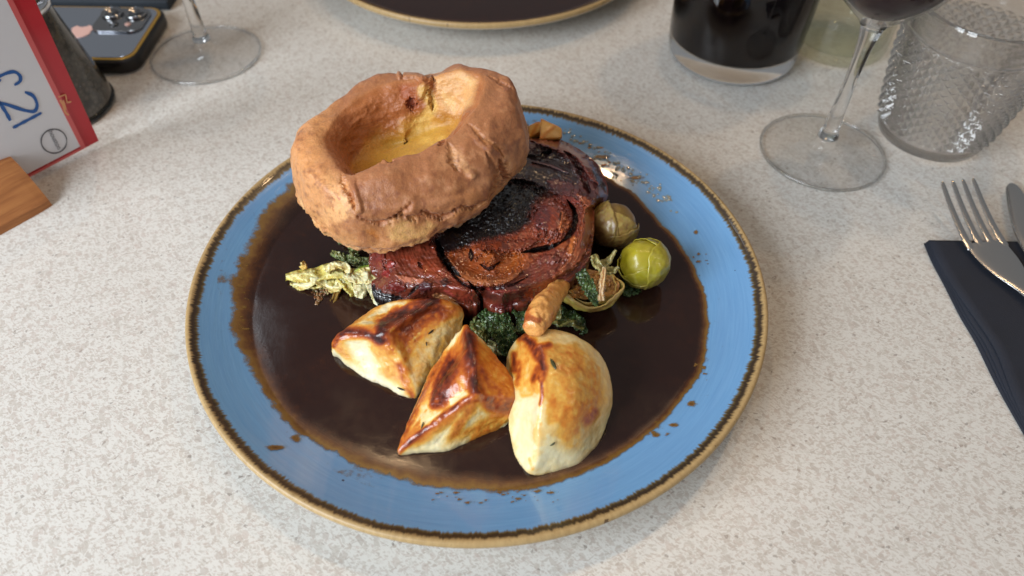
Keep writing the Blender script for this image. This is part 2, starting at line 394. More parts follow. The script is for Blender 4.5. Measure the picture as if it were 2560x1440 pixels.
def gravy_mat():
    m, nt, b = new_mat('gravy')
    tc = nd(nt, 'ShaderNodeTexCoord'); ob = tc.outputs['Object']
    at = nd(nt, 'ShaderNodeAttribute'); at.attribute_name = 'thick'; th = at.outputs['Fac']     # film thickness, 0 at the dried edge, 1 deep
    n1 = noise_n(nt, 210, 6, .72, ob); n2 = noise_n(nt, 55, 4, .6, ob); n3 = noise_n(nt, 900, 3, .6, ob)
    f = math_n(nt, 'ADD', th, math_n(nt, 'MULTIPLY', math_n(nt, 'SUBTRACT', n1, .5), .62))
    f = math_n(nt, 'ADD', f, math_n(nt, 'MULTIPLY', math_n(nt, 'SUBTRACT', n2, .5), .55))
    col = ramp(nt, f, [(.10, L4(134, 108, 46)), (.34, L4(112, 80, 32)), (.52, L4(84, 50, 22)), (.70, L4(60, 33, 20)), (.88, L4(46, 26, 20)), (1, L4(41, 24, 20))])
    big = noise_n(nt, 24, 3, .5, ob)
    col = mix_n(nt, math_n(nt, 'MULTIPLY', big, .5), col, mix_n(nt, 1.0, col, (.80, .72, .74, 1), 'MULTIPLY'))
    nt.links.new(col, b.inputs['Base Color']); b.inputs['Specular IOR Level'].default_value = .48
    rg = nd(nt, 'ShaderNodeMapRange'); rg.inputs[1].default_value = .35; rg.inputs[2].default_value = .65; rg.inputs[3].default_value = .06; rg.inputs[4].default_value = .16; nt.links.new(noise_n(nt, 40, 4, .6, ob), rg.inputs[0])
    thin = math_n(nt, 'MULTIPLY', math_n(nt, 'SUBTRACT', 1.0, th, True), .40)
    nt.links.new(math_n(nt, 'ADD', rg.outputs[0], thin), b.inputs['Roughness'])
    a = nd(nt, 'ShaderNodeMapRange'); a.inputs[1].default_value = .13; a.inputs[2].default_value = .30; nt.links.new(f, a.inputs[0])
    nt.links.new(a.outputs[0], b.inputs['Alpha'])
    bp = nd(nt, 'ShaderNodeBump'); bp.inputs['Distance'].default_value = .0004; bp.inputs['Strength'].default_value = .10
    nt.links.new(math_n(nt, 'ADD', noise_n(nt, 120, 4, .6, ob), math_n(nt, 'MULTIPLY', n3, .25)), bp.inputs['Height']); nt.links.new(bp.outputs[0], b.inputs['Normal'])
    return m
M_gravy = gravy_mat()
ZG = .0124
def gravy_mesh(name, mat, edge_fn, loc=(0, 0, 0), zg=None):
    zg = ZG if zg is None else zg
    nu, nv = 420, 70; a = np.linspace(0, 2*math.pi, nu, endpoint=False); R = edge_fn(a)
    s = np.concatenate([np.linspace(0, .86, 22), np.linspace(.87, 1.10, nv-22)])
    r = R[:, None]*s[None]; x = r*np.cos(a)[:, None]; y = r*np.sin(a)[:, None]
    z = np.maximum(zg+0*r, plate_inner(r)+.00035)
    p = np.stack([x, y, z], -1); n = fbm(p, 90, 3)
    z = z+.00003*n*(s[None] < .95)
    Wd = (.52+.85*(.5+.5*np.cos(a-3.0))**2+.35*np.cos(a+1.5)**8)[:, None]; th = np.interp(1+(s[None]-1)/Wd, [.945, .972, .995, 1.02, 1.045], [1, .78, .50, .27, 0])+.0*r+.16*fbm(np.stack([x, y, 0*x], -1), 28, 3, 5)*sst(.9, .97, s)[None]
    V = np.stack([x+loc[0], y+loc[1], z+loc[2]], -1)
    o = grid_obj(name, V, mat, cu=True)
    at = o.data.attributes.new('thick', 'FLOAT', 'POINT'); at.data.foreach_set('value', np.clip(th, 0, 1).astype(np.float32).ravel())
    return o
def edge1(a):
    # traced pool edge (pixel, height .011)
    pts = [(1770, 800), (1745, 930), (1660, 1050), (1560, 1130), (1430, 1195), (1290, 1225), (1150, 1215), (1000, 1195), (860, 1135), (740, 1060), (650, 950), (605, 820), (612, 700), (650, 600), (720, 510),
           (900, 380), (1150, 300), (1400, 385), (1500, 440), (1575, 480), (1650, 560), (1720, 650), (1758, 730)]
    W = P([p[0] for p in pts], [p[1] for p in pts], .0112); an = np.arctan2(W[:, 1], W[:, 0]); rd = np.hypot(W[:, 0], W[:, 1])
    o = np.argsort(an); an, rd = an[o], rd[o]
    r = np.interp(a, np.r_[an-2*math.pi, an, an+2*math.pi], np.r_[rd, rd, rd])
    q = np.stack([np.cos(a), np.sin(a), 0*a], -1)
    return r-.0014+.0018*fbm(q, 5, 4)+.0004*fbm(q, 40, 3)
gravy = gravy_mesh('gravy', M_gravy, edge1)
tag(gravy, 'pool of dark brown gravy covering the floor of the blue plate', 'gravy')

# dried gravy smears on the blue rim
def smear(px, py, rx, ry, seed):
    n = 40; a = np.linspace(0, 2*math.pi, n, endpoint=False); s = np.linspace(0, 1, 8)
    qn = np.stack([np.cos(a), np.sin(a), 0*a+seed], -1); R = 1+.45*fbm(qn, 1.6, 3)
    X = px+rx*(R*np.cos(a))[:, None]*s; Y = py+ry*(R*np.sin(a))[:, None]*s
    W = P(X, Y, .013)
    for _ in range(4):
        r = np.hypot(W[..., 0], W[..., 1]); W = P(X, Y, plate_inner(r)+.0004)
    o = grid_obj('gravy_smear', W, M_gravy, cu=True)
    at = o.data.attributes.new('thick', 'FLOAT', 'POINT'); at.data.foreach_set('value', np.broadcast_to((.42-.36*s)[None], (n, 8)).astype(np.float32).ravel())
    return o
for k, (a_, lab) in enumerate([((690, 1118, 26, 9), 'brown gravy smear on the lower left of the blue rim'), ((742, 1098, 17, 16), 'ochre gravy blot touching the pool at lower left of the plate'),
        ((1640, 1088, 14, 8), 'small gravy blot on the blue rim at lower right, nearest the pool'), ((1684, 1062, 18, 7), 'gravy fleck on the lower right blue rim, above the small blot'),
        ((1728, 1010, 16, 9), 'gravy fleck on the right rim below the thick brown patch'), ((1740, 580, 7, 9), 'tiny gravy fleck high on the right blue rim')]):
    tag(smear(*a_, k*3.3), lab, 'gravy smear', 'gravy smears on the blue rim')
# tiny dried specks of gravy scattered round the pool
Vs = []; Fs = []; th_ = []; o_ = 0
for (x0, y0, x1, y1, cnt) in ((1080, 1222, 1400, 1258, 40), (1610, 1050, 1690, 1100, 8), (1715, 900, 1780, 1010, 10), (1700, 620, 1770, 800, 18), (598, 640, 622, 830, 20), (1350, 350, 1540, 415, 30)):
    for _ in range(cnt):
        px_, py_ = RNG.uniform(x0, x1), RNG.uniform(y0, y1); r_ = RNG.uniform(2.0, 7.5)*RNG.uniform(.5, 1.2); n_ = 14
        a_ = np.linspace(0, 2*math.pi, n_, endpoint=False); R_ = r_*.8*(1+.7*RNG.uniform(-1, 1, n_)); R_ = (R_+np.roll(R_, 1))/2
        X_ = np.concatenate([[px_], px_+R_*np.cos(a_)*RNG.uniform(.8, 1.9)]); Y_ = np.concatenate([[py_], py_+R_*np.sin(a_)*.7])
        W_ = P(X_, Y_, .013)
        for _k in range(4): W_ = P(X_, Y_, plate_inner(np.minimum(np.hypot(W_[:, 0], W_[:, 1]), .14))+.0005)
        Vs.append(W_); th_ += [.36]+[.16]*n_; Fs += [[o_, o_+1+i, o_+1+(i+1) % n_] for i in range(n_)]; o_ += n_+1
sp_ = mesh_obj('gravy_specks', np.vstack(Vs), Fs, M_gravy); at_ = sp_.data.attributes.new('thick', 'FLOAT', 'POINT'); at_.data.foreach_set('value', np.array(th_, np.float32))
tag(sp_, 'tiny dried gravy specks scattered round the edge of the pool', 'gravy specks', kind='stuff')
from mathutils.bvhtree import BVHTree
def ray_hit(objs, px, py):
    d = P(px, py, 0.0)-CC; d = Vector(d).normalized(); best = None
    for o in objs:
        me = o.data; bt = BVHTree.FromPolygons([v.co for v in me.vertices], [tuple(p.vertices) for p in me.polygons])
        h = bt.ray_cast(Vector(CC), d)
        if h[0] is not None and (best is None or h[3] < best[3]): best = h
    return best
# ================================================================== ROAST POTATOES
M_potato = vmat('roast_potato', rough=.32, coat=.30, sss=.12, bumps=((260, .3, .0005, 4), (1400, .35, .0002, 3)), vary=.06, vscale=700, coat_rough=.16, rvar=.10)
POT = [(0, (224, 215, 180)), (.18, (222, 200, 144)), (.34, (216, 164, 74)), (.48, (200, 124, 44)), (.62, (168, 82, 28)), (.76, (122, 48, 20)), (.9, (78, 28, 16)), (1.0, (52, 20, 15))]
def ramp_np(x, stops):
    xs = [s[0] for s in stops]; cs = lin([s[1] for s in stops]); return np.stack([np.interp(x, xs, cs[:, k]) for k in range(3)], -1)
def polytope(name, pix, p=11, bias=(0, 0, 0), grow=1.05, extra=(), strokes=(), relief=(), base=.05, edgew=.55, nu=300, nv=170, seed=0, lump=.0007, axis=0, conc=0.0):
    W = P([a[0] for a in pix], [a[1] for a in pix], [a[2]*.001 for a in pix]); W = np.vstack([W]+[np.array(e)[None]*.001 for e in extra])
    c = W.mean(0)+np.array(bias)*.001
    bm = bmesh.new()
    for v in W: bm.verts.new(v)
    bmesh.ops.convex_hull(bm, input=bm.verts[:]); bm.normal_update()
    N = []; H = []; A = []
    for f in bm.faces:
        n = np.array(f.normal); h = n@(np.array(f.verts[0].co)-c)
        if h < 0: n, h = -n, -h
        for i in range(len(N)):
            if N[i]@n > .975:
                t = A[i]+f.calc_area(); nn = (N[i]*A[i]+n*f.calc_area())/t; N[i] = nn/np.linalg.norm(nn); H[i] = (H[i]*A[i]+h*f.calc_area())/t; A[i] = t; break
        else: N.append(n); H.append(h); A.append(f.calc_area())
    bm.free(); N = np.array(N); H = np.maximum(np.array(H), .004)
    u = np.linspace(0, 2*math.pi, nu, endpoint=False)[:, None]; v = np.linspace(.004, math.pi-.004, nv)[None]
    D = np.stack([np.cos(v)+0*u, np.sin(v)*np.cos(u), np.sin(v)*np.sin(u)], -1)
    D = np.roll(D, axis, -1)
    q = np.maximum(D@N.T, 0)/H
    R = grow/((q**p).sum(-1))**(1/p)
    qs = np.sort(q, -1); e = qs[..., -2]/qs[..., -1]
    V = c+D*R[..., None]
    n = vnormals(V, cu=True)
    if (n*(V-c)).sum() < 0: n = -n
    V = V-n*(conc*.001*sst(.97, .70, e))[..., None]
    V = V+n*(lump*2.0*fbm(V, 60, 3, seed)+lump*.7*fbm(V, 260, 3, seed+1))[..., None]
    px, py = Q(V); fz = 1-2*v/math.pi+0*u
    facing = ((CC-V)*n).sum(-1) > -.002
    nz = fbm(V, 130, 4, seed+2); nf = .5*fbm(V, 420, 3, seed+3)+.7*fbm(V@np.array([[.8, .6, 0], [-.18, .24, 1.0], [.6, -.8, .3]]).T, 330, 3, seed+6)
    for (pts, wd, h, *r) in relief:
        m = mask(px, py, pts, wd, 1.4, nz, .2, fill=bool(r and r[0]))*facing; V = V+n*(m*h*(.22 if h > 0 else .9)*.001)[..., None]
    up = sst(.012, .020, V[..., 2])
    b = base+.05*nz+.02*nf+edgew*sst(.86, .985, e+.05*nz)*up
    for (pts, wd, val, *r) in strokes:
        fill = bool(r and r[0]); sf = r[1] if len(r) > 1 else 1.5
        m = mask(px, py, pts, wd, sf, nz+.5*nf, .9 if not fill else 0, fill=fill)
        if fill: m = mask(px, py, pts, 6, 2.2, nz*3+nf*2.2, 1.0, fill=True)
        m = m*facing; b = b*(1-m)+(val*.94+(.03+.42*val)*nz+(.02+.30*val)*nf)*m
    col = ramp_np(np.clip(b+.05*nf, 0, 1), POT)
    wet = sst(.0145, .0112, V[..., 2]+.001*nz)      # gravy soaked line at the foot
    col = mixc(col, lin((96, 60, 26)), wet*.7)
    o = grid_obj(name, V, M_potato, col=col, cu=True); fix_normals(o)
    return o
potA = polytope('roast_potato', [(832, 845, 25), (868, 819, 29), (956, 836, 37), (1091, 745, 38), (1160, 775, 28), (1158, 830, 20), (1108, 900, 15), (1034, 1014, 9), (1000, 1008, 8), (905, 958, 8), (872, 935, 8), (833, 880, 14), (930, 775, 26), (1010, 752, 30), (1130, 752, 30), (1046, 975, 16)],
    p=24, seed=1, bias=(0, 2, -2), base=.04, edgew=.42, grow=1.03, conc=2.0,
    relief=[([(950, 840), (962, 805), (1020, 772), (1085, 752)], 16, 1.4), ([(845, 838), (900, 832), (950, 846)], 9, .8), ([(985, 905), (1010, 950), (1030, 1000)], 10, .7), ([(900, 890), (960, 940)], 40, -1.0)],
    strokes=[([(1010, 860), (1100, 800), (1160, 790), (1150, 850), (1100, 900), (1045, 985), (1020, 930)], 10, .30, True),
             ([(990, 800), (1085, 762), (1150, 768), (1120, 800), (1060, 826), (1015, 870), (985, 900), (960, 860)], 10, .62, True),
             ([(900, 800), (950, 785), (1010, 762), (1050, 756), (1000, 778), (930, 805)], 4, .38, True),
             ([(920, 868), (965, 862), (1000, 885), (1008, 930), (1030, 985), (1012, 1000), (990, 940), (950, 905)], 6, .42, True),
             ([(998, 915), (1012, 950), (1032, 990)], 9, .62), ([(1010, 900), (1040, 850), (1080, 820)], 8, .5),
             ([(1000, 830), (1050, 800), (1100, 775)], 13, .82),
             ([(838, 843), (866, 828), (910, 832), (950, 848)], 12, .84), ([(952, 846), (958, 812), (985, 795), (1030, 775), (1085, 752)], 17, 1.0),
             ([(835, 865), (842, 850)], 5, .8)])
potB = polytope('roast_potato', [(1168, 818, 36), (1185, 880, 41), (1194, 990, 36), (1100, 1048, 27), (992, 1132, 14), (1004, 1146, 10), (1095, 1152, 8), (1142, 1130, 9), (1222, 1090, 10), (1288, 1040, 17), (1304, 990, 24), (1252, 900, 30), (1108, 888, 28), (1060, 968, 20), (1028, 1035, 15), (1240, 1055, 18)],
    p=24, seed=5, bias=(0, 2, -3), base=.08, edgew=.45, grow=1.03, conc=1.8,
    relief=[([(1170, 830), (1182, 900), (1194, 985)], 11, 1.1), ([(1000, 1125), (1080, 1060), (1160, 1005), (1200, 990), (1290, 1015)], 9, .9), ([(1110, 1000), (1060, 1050)], 26, -1.0), ([(1240, 950)], 36, -.8)],
    strokes=[([(1180, 840), (1250, 900), (1304, 985), (1285, 1012), (1200, 982)], 10, .50, True),
             ([(1170, 822), (1130, 870), (1085, 950), (1070, 1000), (1110, 1010), (1160, 975), (1200, 990), (1190, 900)], 10, .60, True),
             ([(1165, 1108), (1200, 1056), (1290, 1030), (1240, 1082), (1185, 1112)], 8, .52, True),
             ([(1128, 905), (1105, 960), (1090, 1000)], 22, .9), ([(1172, 836), (1176, 900), (1192, 980)], 17, .92),
             ([(1200, 920), (1230, 960), (1260, 985)], 10, .66),
             ([(996, 1128), (1060, 1075), (1110, 1035), (1160, 1003), (1200, 988), (1250, 1012), (1296, 1028)], 8, .80),
             ([(1230, 1010), (1292, 1018)], 18, .78), ([(992, 1130), (1015, 1075), (1038, 1022), (1060, 972), (1110, 890)], 7, .70),
             ([(1062, 1010), (1040, 1060), (1050, 1070), (1090, 1030)], 8, .20, True)])
potC = polytope('roast_potato', [(1300, 826, 32), (1345, 826, 42), (1357, 905, 47), (1356, 985, 43), (1338, 1110, 28), (1320, 1192, 13), (1372, 1194, 10), (1283, 1145, 13), (1279, 1050, 17), (1268, 925, 22), (1268, 885, 25), (1378, 812, 42), (1435, 826, 40), (1495, 868, 36), (1532, 944, 29), (1538, 990, 25), (1528, 1040, 19), (1505, 1092, 13), (1447, 1170, 9), (1440, 950, 44), (1440, 1050, 34)],
    p=13, seed=9, bias=(0, 0, -3), base=.19, edgew=.06, grow=1.035, lump=.0004,
    relief=[([(1345, 860), (1357, 905), (1354, 985), (1345, 1040)], 9, 1.0), ([(1318, 1000), (1310, 1080), (1310, 1140)], 24, -1.6), ([(1300, 930), (1310, 970)], 20, -.8)],
    strokes=[([(1360, 860), (1440, 860), (1500, 920), (1500, 1000), (1440, 1060), (1370, 1060), (1358, 960)], 10, .43, True),
             ([(1282, 1000), (1345, 990), (1335, 1110), (1320, 1190), (1284, 1140)], 8, .10, True),
             ([(1370, 1090), (1480, 1090), (1440, 1175), (1330, 1190)], 12, .10, True),
             ([(1296, 850), (1340, 880), (1350, 980), (1300, 990), (1275, 930)], 8, .44, True),
             ([(1478, 1000), (1452, 1052), (1425, 1090)], 34, .44, False, 1.6), ([(1485, 1030), (1468, 1050)], 12, .64), ([(1420, 1020), (1410, 1060)], 10, .5),
             ([(1300, 836), (1330, 860), (1348, 888)], 14, .85), ([(1350, 868), (1372, 862)], 9, .8), ([(1345, 880), (1358, 920), (1352, 945)], 10, .88), ([(1285, 885), (1284, 925)], 8, .75), ([(1345, 920), (1332, 950)], 8, .74),
             ([(1353, 930), (1356, 990), (1350, 1010)], 5, .72), ([(1298, 905), (1290, 960)], 6, .62), ([(1318, 1150), (1332, 1172)], 4, .42), ([(1350, 1060)], 5, .4)])
tag(potA, 'roast potato wedge with a pale cut face and charred ridge, leftmost of the three', 'potato', 'roast potatoes')
tag(potB, 'roast potato wedge with dark brown crust and pointed tip, middle one of three', 'potato', 'roast potatoes')
tag(potC, 'big smooth golden roast potato with a brown blush, under the parsnip end', 'potato', 'roast potatoes')

# ================================================================== MEAT
M_meat = vmat('glazed_roast_meat', rough=.40, coat=1.0, coat_bump=True, sss=.0, bumps=((150, .22, .0008, 3), (520, .14, .0003, 3)), vary=.24, vscale=420, coat_rough=.10, rvar=.12, spec=.3)
def polar_sheet(outline, center, nu, ns, smin=0.0):
    O = resample_closed(outline, nu); C0 = np.array(center, float); s = np.linspace(smin, 1, ns)
    X = C0[0]+(O[:, 0, None]-C0[0])*s; Y = C0[1]+(O[:, 1, None]-C0[1])*s
    return X, Y, np.broadcast_to(s[None], X.shape)
M_OUT = [(921, 650), (930, 676), (944, 690), (930, 706), (934, 730), (962, 743), (1003, 752), (1045, 753), (1087, 749), (1134, 757), (1170, 763), (1192, 759), (1206, 746), (1224, 765), (1257, 779), (1272, 767), (1312, 757), (1352, 738), (1395, 712), (1436, 686), (1470, 646), (1484, 590), (1486, 540), (1488, 522), (1506, 506), (1520, 484), (1515, 453), (1497, 415), (1464, 384), (1420, 357), (1379, 343), (1328, 334), (1250, 345), (1150, 400), (1060, 480), (985, 560), (935, 620)]
X, Y, S = polar_sheet(M_OUT, (1235, 560), 620, 260)
jit = perlin(np.stack([X*.05, Y*.05, 0*X], -1))*3.0+perlin(np.stack([X*.15, Y*.15, 0*X+4], -1))*2.2
# outline raggedness at the front
rag = sst(.82, 1, S)*sst(560, 640, Y); X = X+rag*jit; Y = Y+rag*jit*.8
p3 = np.stack([X/5000, Y/5000, 0*X], -1)
n1 = fbm(p3, 80, 4, 2); n2 = fbm(p3, 260, 4, 3); n3 = fbm(p3, 700, 3, 8)
rg1 = perlin(np.stack([X*.11, Y*.11, 0*X+9], -1))+.6*perlin(np.stack([X*.27, Y*.27, 0*X+5], -1))
# height (mm): high under the pudding and back right, dropping to the front edge
Z = 41+3*n1-13*sst(.80, 1.0, S)*sst(-40, 260, Y-560+(1235-X)*.20)-9*sst(.88, 1, S)*(Y < 620)
Z = Z-5*sst(1150, 930, X)
col = np.broadcast_to(lin((110, 50, 32)), X.shape+(3,)).copy()
def mk(pts, wd, soft=.8, fill=False, amt=.5):
    if fill: return mask(X, Y, pts, 4, 4.5, n1*3+n2*2+rg1*1.6, 1.0, fill=True)
    return mask(X, Y, pts, wd, soft, n1+.6*n2+1.0*rg1, amt, taper=len(pts) > 1)
def F(pts, c, wd=10, dz=0, fill=False, soft=.8, op=1.0, amt=.5):
    global col, Z
    m = mk(pts, wd, soft, fill, amt)
    if c is not None: col = mixc(col, lin(c), m*op)
    if dz: Z = Z+dz*m
# large colour fields
F([(1328, 336), (1420, 357), (1464, 384), (1500, 420), (1518, 470), (1510, 505), (1440, 500), (1300, 480), (1250, 440)], (74, 40, 40), fill=True)
F([(1290, 380), (1360, 368), (1420, 395), (1452, 440), (1440, 478), (1360, 470), (1290, 440)], (44, 30, 34), fill=True, dz=-1.2)
char0 = mk([(1190, 520), (1262, 450), (1330, 472), (1362, 490), (1356, 520), (1330, 555), (1290, 580), (1210, 602), (1120, 640), (1080, 610), (1090, 590)], 4, fill=True)
F([(1190, 520), (1262, 450), (1330, 472), (1362, 490), (1356, 520), (1330, 555), (1290, 580), (1210, 602), (1120, 640), (1080, 610), (1090, 590)], (17, 13, 15), fill=True, dz=-2.4)
F([(1290, 590), (1340, 560), (1420, 540), (1440, 560), (1400, 620), (1300, 640), (1150, 640), (1180, 610)], (130, 60, 32), fill=True)
F([(1110, 635), (1200, 612), (1290, 625), (1345, 640), (1330, 690), (1270, 702), (1200, 706), (1140, 680)], (136, 70, 30), fill=True)
F([(1345, 640), (1430, 630), (1462, 600), (1450, 660), (1380, 700), (1330, 700), (1300, 690)], (112, 52, 36), fill=True)
F([(940, 680), (1040, 640), (1110, 660), (1160, 700), (1200, 750), (1130, 755), (1000, 745), (940, 730)], (108, 50, 34), fill=True)
F([(1010, 640), (1090, 660), (1130, 700), (1060, 690)], (128, 54, 30), 22, fill=True)
F([(1200, 712), (1290, 722), (1380, 700), (1400, 706), (1330, 745), (1250, 762), (1215, 745)], (86, 42, 34), fill=True)
F([(1310, 742), (1350, 728), (1400, 700)], (130, 62, 30), 16)
F([(1230, 765), (1262, 765), (1290, 752)], (96, 34, 30), 12)
# outer wrap, back right
F([(1328, 350), (1385, 362), (1432, 385), (1470, 420), (1495, 458)], (122, 66, 54), 15, dz=2.6)
F([(1500, 470), (1512, 500)], (104, 70, 66), 14, dz=1)
F([(1480, 425), (1505, 460), (1516, 480)], (46, 30, 34), 7, dz=.8)
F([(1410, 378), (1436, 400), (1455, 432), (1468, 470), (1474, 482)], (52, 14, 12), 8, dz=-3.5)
F([(1455, 430), (1466, 455)], (96, 26, 16), 5, dz=.5)
# thin pale membranes in the dark gloss
F([(1330, 404), (1372, 413), (1400, 424), (1424, 433)], (120, 96, 100), 3, dz=1.2, op=.8, amt=.2)
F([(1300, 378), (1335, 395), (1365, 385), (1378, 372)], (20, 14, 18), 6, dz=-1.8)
F([(1296, 462), (1325, 468), (1345, 482)], (110, 96, 92), 3, dz=1.2, op=.6, amt=.2)
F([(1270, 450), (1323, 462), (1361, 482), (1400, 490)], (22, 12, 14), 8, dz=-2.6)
F([(1370, 452), (1420, 470), (1455, 490)], (92, 48, 46), 16, dz=1.0, op=.8)
F([(1385, 490), (1425, 500), (1450, 505)], (120, 50, 38), 9, dz=1.2)
# right fat ring
F([(1445, 486), (1468, 508), (1474, 548), (1466, 590), (1445, 630), (1420, 668), (1385, 692)], (138, 72, 36), 20, dz=2.6)
F([(1466, 520), (1468, 560)], (160, 92, 46), 7, op=.8); F([(1436, 590), (1430, 612), (1422, 640)], (176, 104, 48), 9, dz=.6)
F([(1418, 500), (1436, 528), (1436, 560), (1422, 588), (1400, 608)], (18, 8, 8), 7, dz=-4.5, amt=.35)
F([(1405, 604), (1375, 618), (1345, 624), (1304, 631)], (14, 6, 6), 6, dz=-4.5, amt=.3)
F([(1395, 625), (1420, 604)], (140, 72, 32), 9, dz=1.0)
# knob in the middle of the roll
F([(1378, 545)], (118, 54, 34), 46, dz=4.2, soft=.9, amt=.25)
F([(1362, 520), (1352, 570)], (84, 40, 42), 20, op=.8); F([(1405, 530), (1412, 560), (1400, 578)], (160, 88, 42), 14, dz=.4); F([(1403, 530), (1400, 552)], (64, 26, 16), 3, dz=-.8)
# arm going left
F([(1340, 602), (1290, 616), (1240, 616), (1190, 622)], (116, 52, 28), 16, dz=2.0)
F([(1300, 640), (1270, 660), (1240, 672)], (156, 84, 26), 24, dz=-1.2); F([(1222, 646)], (150, 82, 34), 22, dz=2.8)
F([(1200, 660), (1225, 672), (1250, 655)], (70, 28, 18), 5, dz=-1.4); F([(1178, 622), (1178, 652)], (50, 26, 34), 5, dz=-1.6)
F([(1122, 644), (1146, 682), (1185, 701), (1232, 706), (1272, 698), (1302, 678)], (148, 88, 46), 12, dz=2.4); F([(1150, 668), (1190, 690), (1240, 696)], (172, 112, 66), 4, op=.7)
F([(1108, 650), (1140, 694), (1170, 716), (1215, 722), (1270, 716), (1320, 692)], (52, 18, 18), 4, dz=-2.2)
F([(1345, 650), (1400, 646)], (112, 56, 44), 12, dz=1.5)
# left piece
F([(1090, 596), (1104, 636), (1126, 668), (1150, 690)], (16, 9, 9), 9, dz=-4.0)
F([(950, 620), (945, 650), (955, 670)], (118, 48, 34), 18, dz=1.6); F([(985, 612), (992, 640)], (128, 66, 52), 5)
F([(968, 668), (985, 655)], (150, 50, 40), 8, dz=1.2); F([(958, 690), (972, 680)], (140, 36, 32), 9, dz=.8)
F([(988, 686), (1015, 698), (1050, 702), (1078, 706)], (178, 116, 90), 7, dz=1.6, op=.9)
F([(1045, 655), (1056, 672)], (60, 16, 12), 5, dz=-1.6); F([(1060, 665), (1070, 676)], (166, 92, 60), 5)
F([(936, 712), (934, 728), (968, 742), (1005, 746)], (20, 16, 18), 11, dz=-.6); F([(1020, 742), (1040, 720), (1055, 712)], (24, 14, 14), 4, dz=-1.4)
F([(970, 712), (1010, 722)], (108, 36, 30), 12, dz=1.5); F([(1050, 722), (1075, 712)], (74, 30, 36), 12, dz=1.4)
F([(1082, 738), (1105, 744), (1140, 752)], (186, 138, 92), 7, dz=.8); F([(1112, 700), (1116, 712)], (44, 18, 24), 12)
F([(1120, 715), (1150, 730), (1185, 752)], (120, 50, 36), 16, dz=1.0); F([(1110, 725), (1140, 742)], (150, 66, 60), 5)
F([(1170, 702), (1192, 728), (1206, 752), (1212, 762)], (40, 10, 12), 4, dz=-2.6)
F([(1196, 712), (1240, 728), (1290, 726)], (118, 44, 34), 5); F([(1230, 720), (1320, 712)], (72, 38, 36), 7, dz=.4)
# fibrous grain along the roll, and specks
gr = np.hypot((X-1255)*.8, (Y-600)*1.25); ga = np.arctan2((Y-600)*1.25, (X-1255)*.8)
fib = fbm(np.stack([gr/7.0, 3*np.cos(ga), 3*np.sin(ga)], -1), 1, 4, 12); fib2 = fbm(np.stack([gr/2.6, 9*np.cos(ga), 9*np.sin(ga)], -1), 1, 3, 14)
fw = sst(.25, .6, S); lay = sst(.15, .6, fbm(p3, 60, 3, 77))
Z = Z+fw*(.38*fib+.15*fib2)
col = mixc(col, lin((44, 16, 18)), sst(.12, .5, -fib)*.34*fw); col = mixc(col, lin((156, 84, 44)), sst(.2, .6, fib)*.35*fw*(1-char0)); col = mixc(col, lin((116, 46, 32)), lay*.35*(Y > 640)*(1-char0))
col = col*np.clip(.88+.30*n2+.22*n3, .35, 1.4)[..., None]*np.array([1.06, .92, .92])
Z = Z+.40*n2+.12*n3
char = mk([(1190, 520), (1262, 450), (1362, 490), (1330, 555), (1210, 602), (1120, 640)], 4, fill=True)
f1, f2 = worley(np.stack([X, Y*1.2, 0*X], -1), 1/11.0); Z = Z+char*(1.0*(.55-f1)+1.0*fbm(p3, 330, 4, 50, ridged=True))
V = P(X, Y, Z*.001)
# skirt
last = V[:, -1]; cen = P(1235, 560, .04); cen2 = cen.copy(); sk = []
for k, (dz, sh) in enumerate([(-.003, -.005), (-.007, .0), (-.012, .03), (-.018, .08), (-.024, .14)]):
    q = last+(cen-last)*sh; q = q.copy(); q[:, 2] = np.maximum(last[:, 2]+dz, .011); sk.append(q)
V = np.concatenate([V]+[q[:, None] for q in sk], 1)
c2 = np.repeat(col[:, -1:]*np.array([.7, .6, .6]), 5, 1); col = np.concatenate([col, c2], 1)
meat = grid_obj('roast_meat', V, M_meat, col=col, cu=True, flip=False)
if vnormals(V, cu=True)[:, 60, 2].mean() < 0: meat.data.flip_normals()
tag(meat, 'thick slice of rolled roast meat with dark sticky glaze, under the Yorkshire pudding', 'roast meat')

# ================================================================== YORKSHIRE PUDDING
M_pud = vmat('baked_batter', rough=.42, coat=.10, sss=.10, coat_rough=.35, bumps=((420, .14, .0005, 4), (1500, .7, .0004, 5)), vary=.36, vscale=1100, spec=.45, rvar=.08); M_pud.node_tree.nodes['Principled BSDF'].inputs['Sheen Weight'].default_value = .12
rows = [ # crest, outer belly, base (px,py,z mm) ; None = automatic
 ((800, 372, 76), (731, 430, 60), (785, 520, 36)), ((808, 322, 79), (752, 345, 64), None), ((850, 268, 81), None, None), ((922, 218, 84), None, None), ((1002, 190, 88), None, None),
 ((1068, 192, 88), None, None), ((1118, 172, 94), None, None), ((1190, 178, 95), None, None), ((1226, 198, 95), (1296, 232, 82), None), ((1206, 256, 92), (1326, 330, 74), (1300, 385, 54)),
 ((1166, 312, 88), (1294, 400, 64), (1262, 425, 47)), ((1112, 352, 85), (1250, 472, 60), (1205, 500, 44)), ((1048, 378, 83), (1165, 535, 56), (1125, 555, 40)), ((972, 404, 81), (1075, 580, 52), (1040, 600, 38)),
 ((908, 432, 79), (975, 606, 48), (950, 608, 36)), ((860, 440, 76), (872, 590, 50), (885, 595, 36)), ((832, 412, 77), (776, 522, 54), (820, 570, 36))]
Cp = P(1012, 352, .06)
sec = []
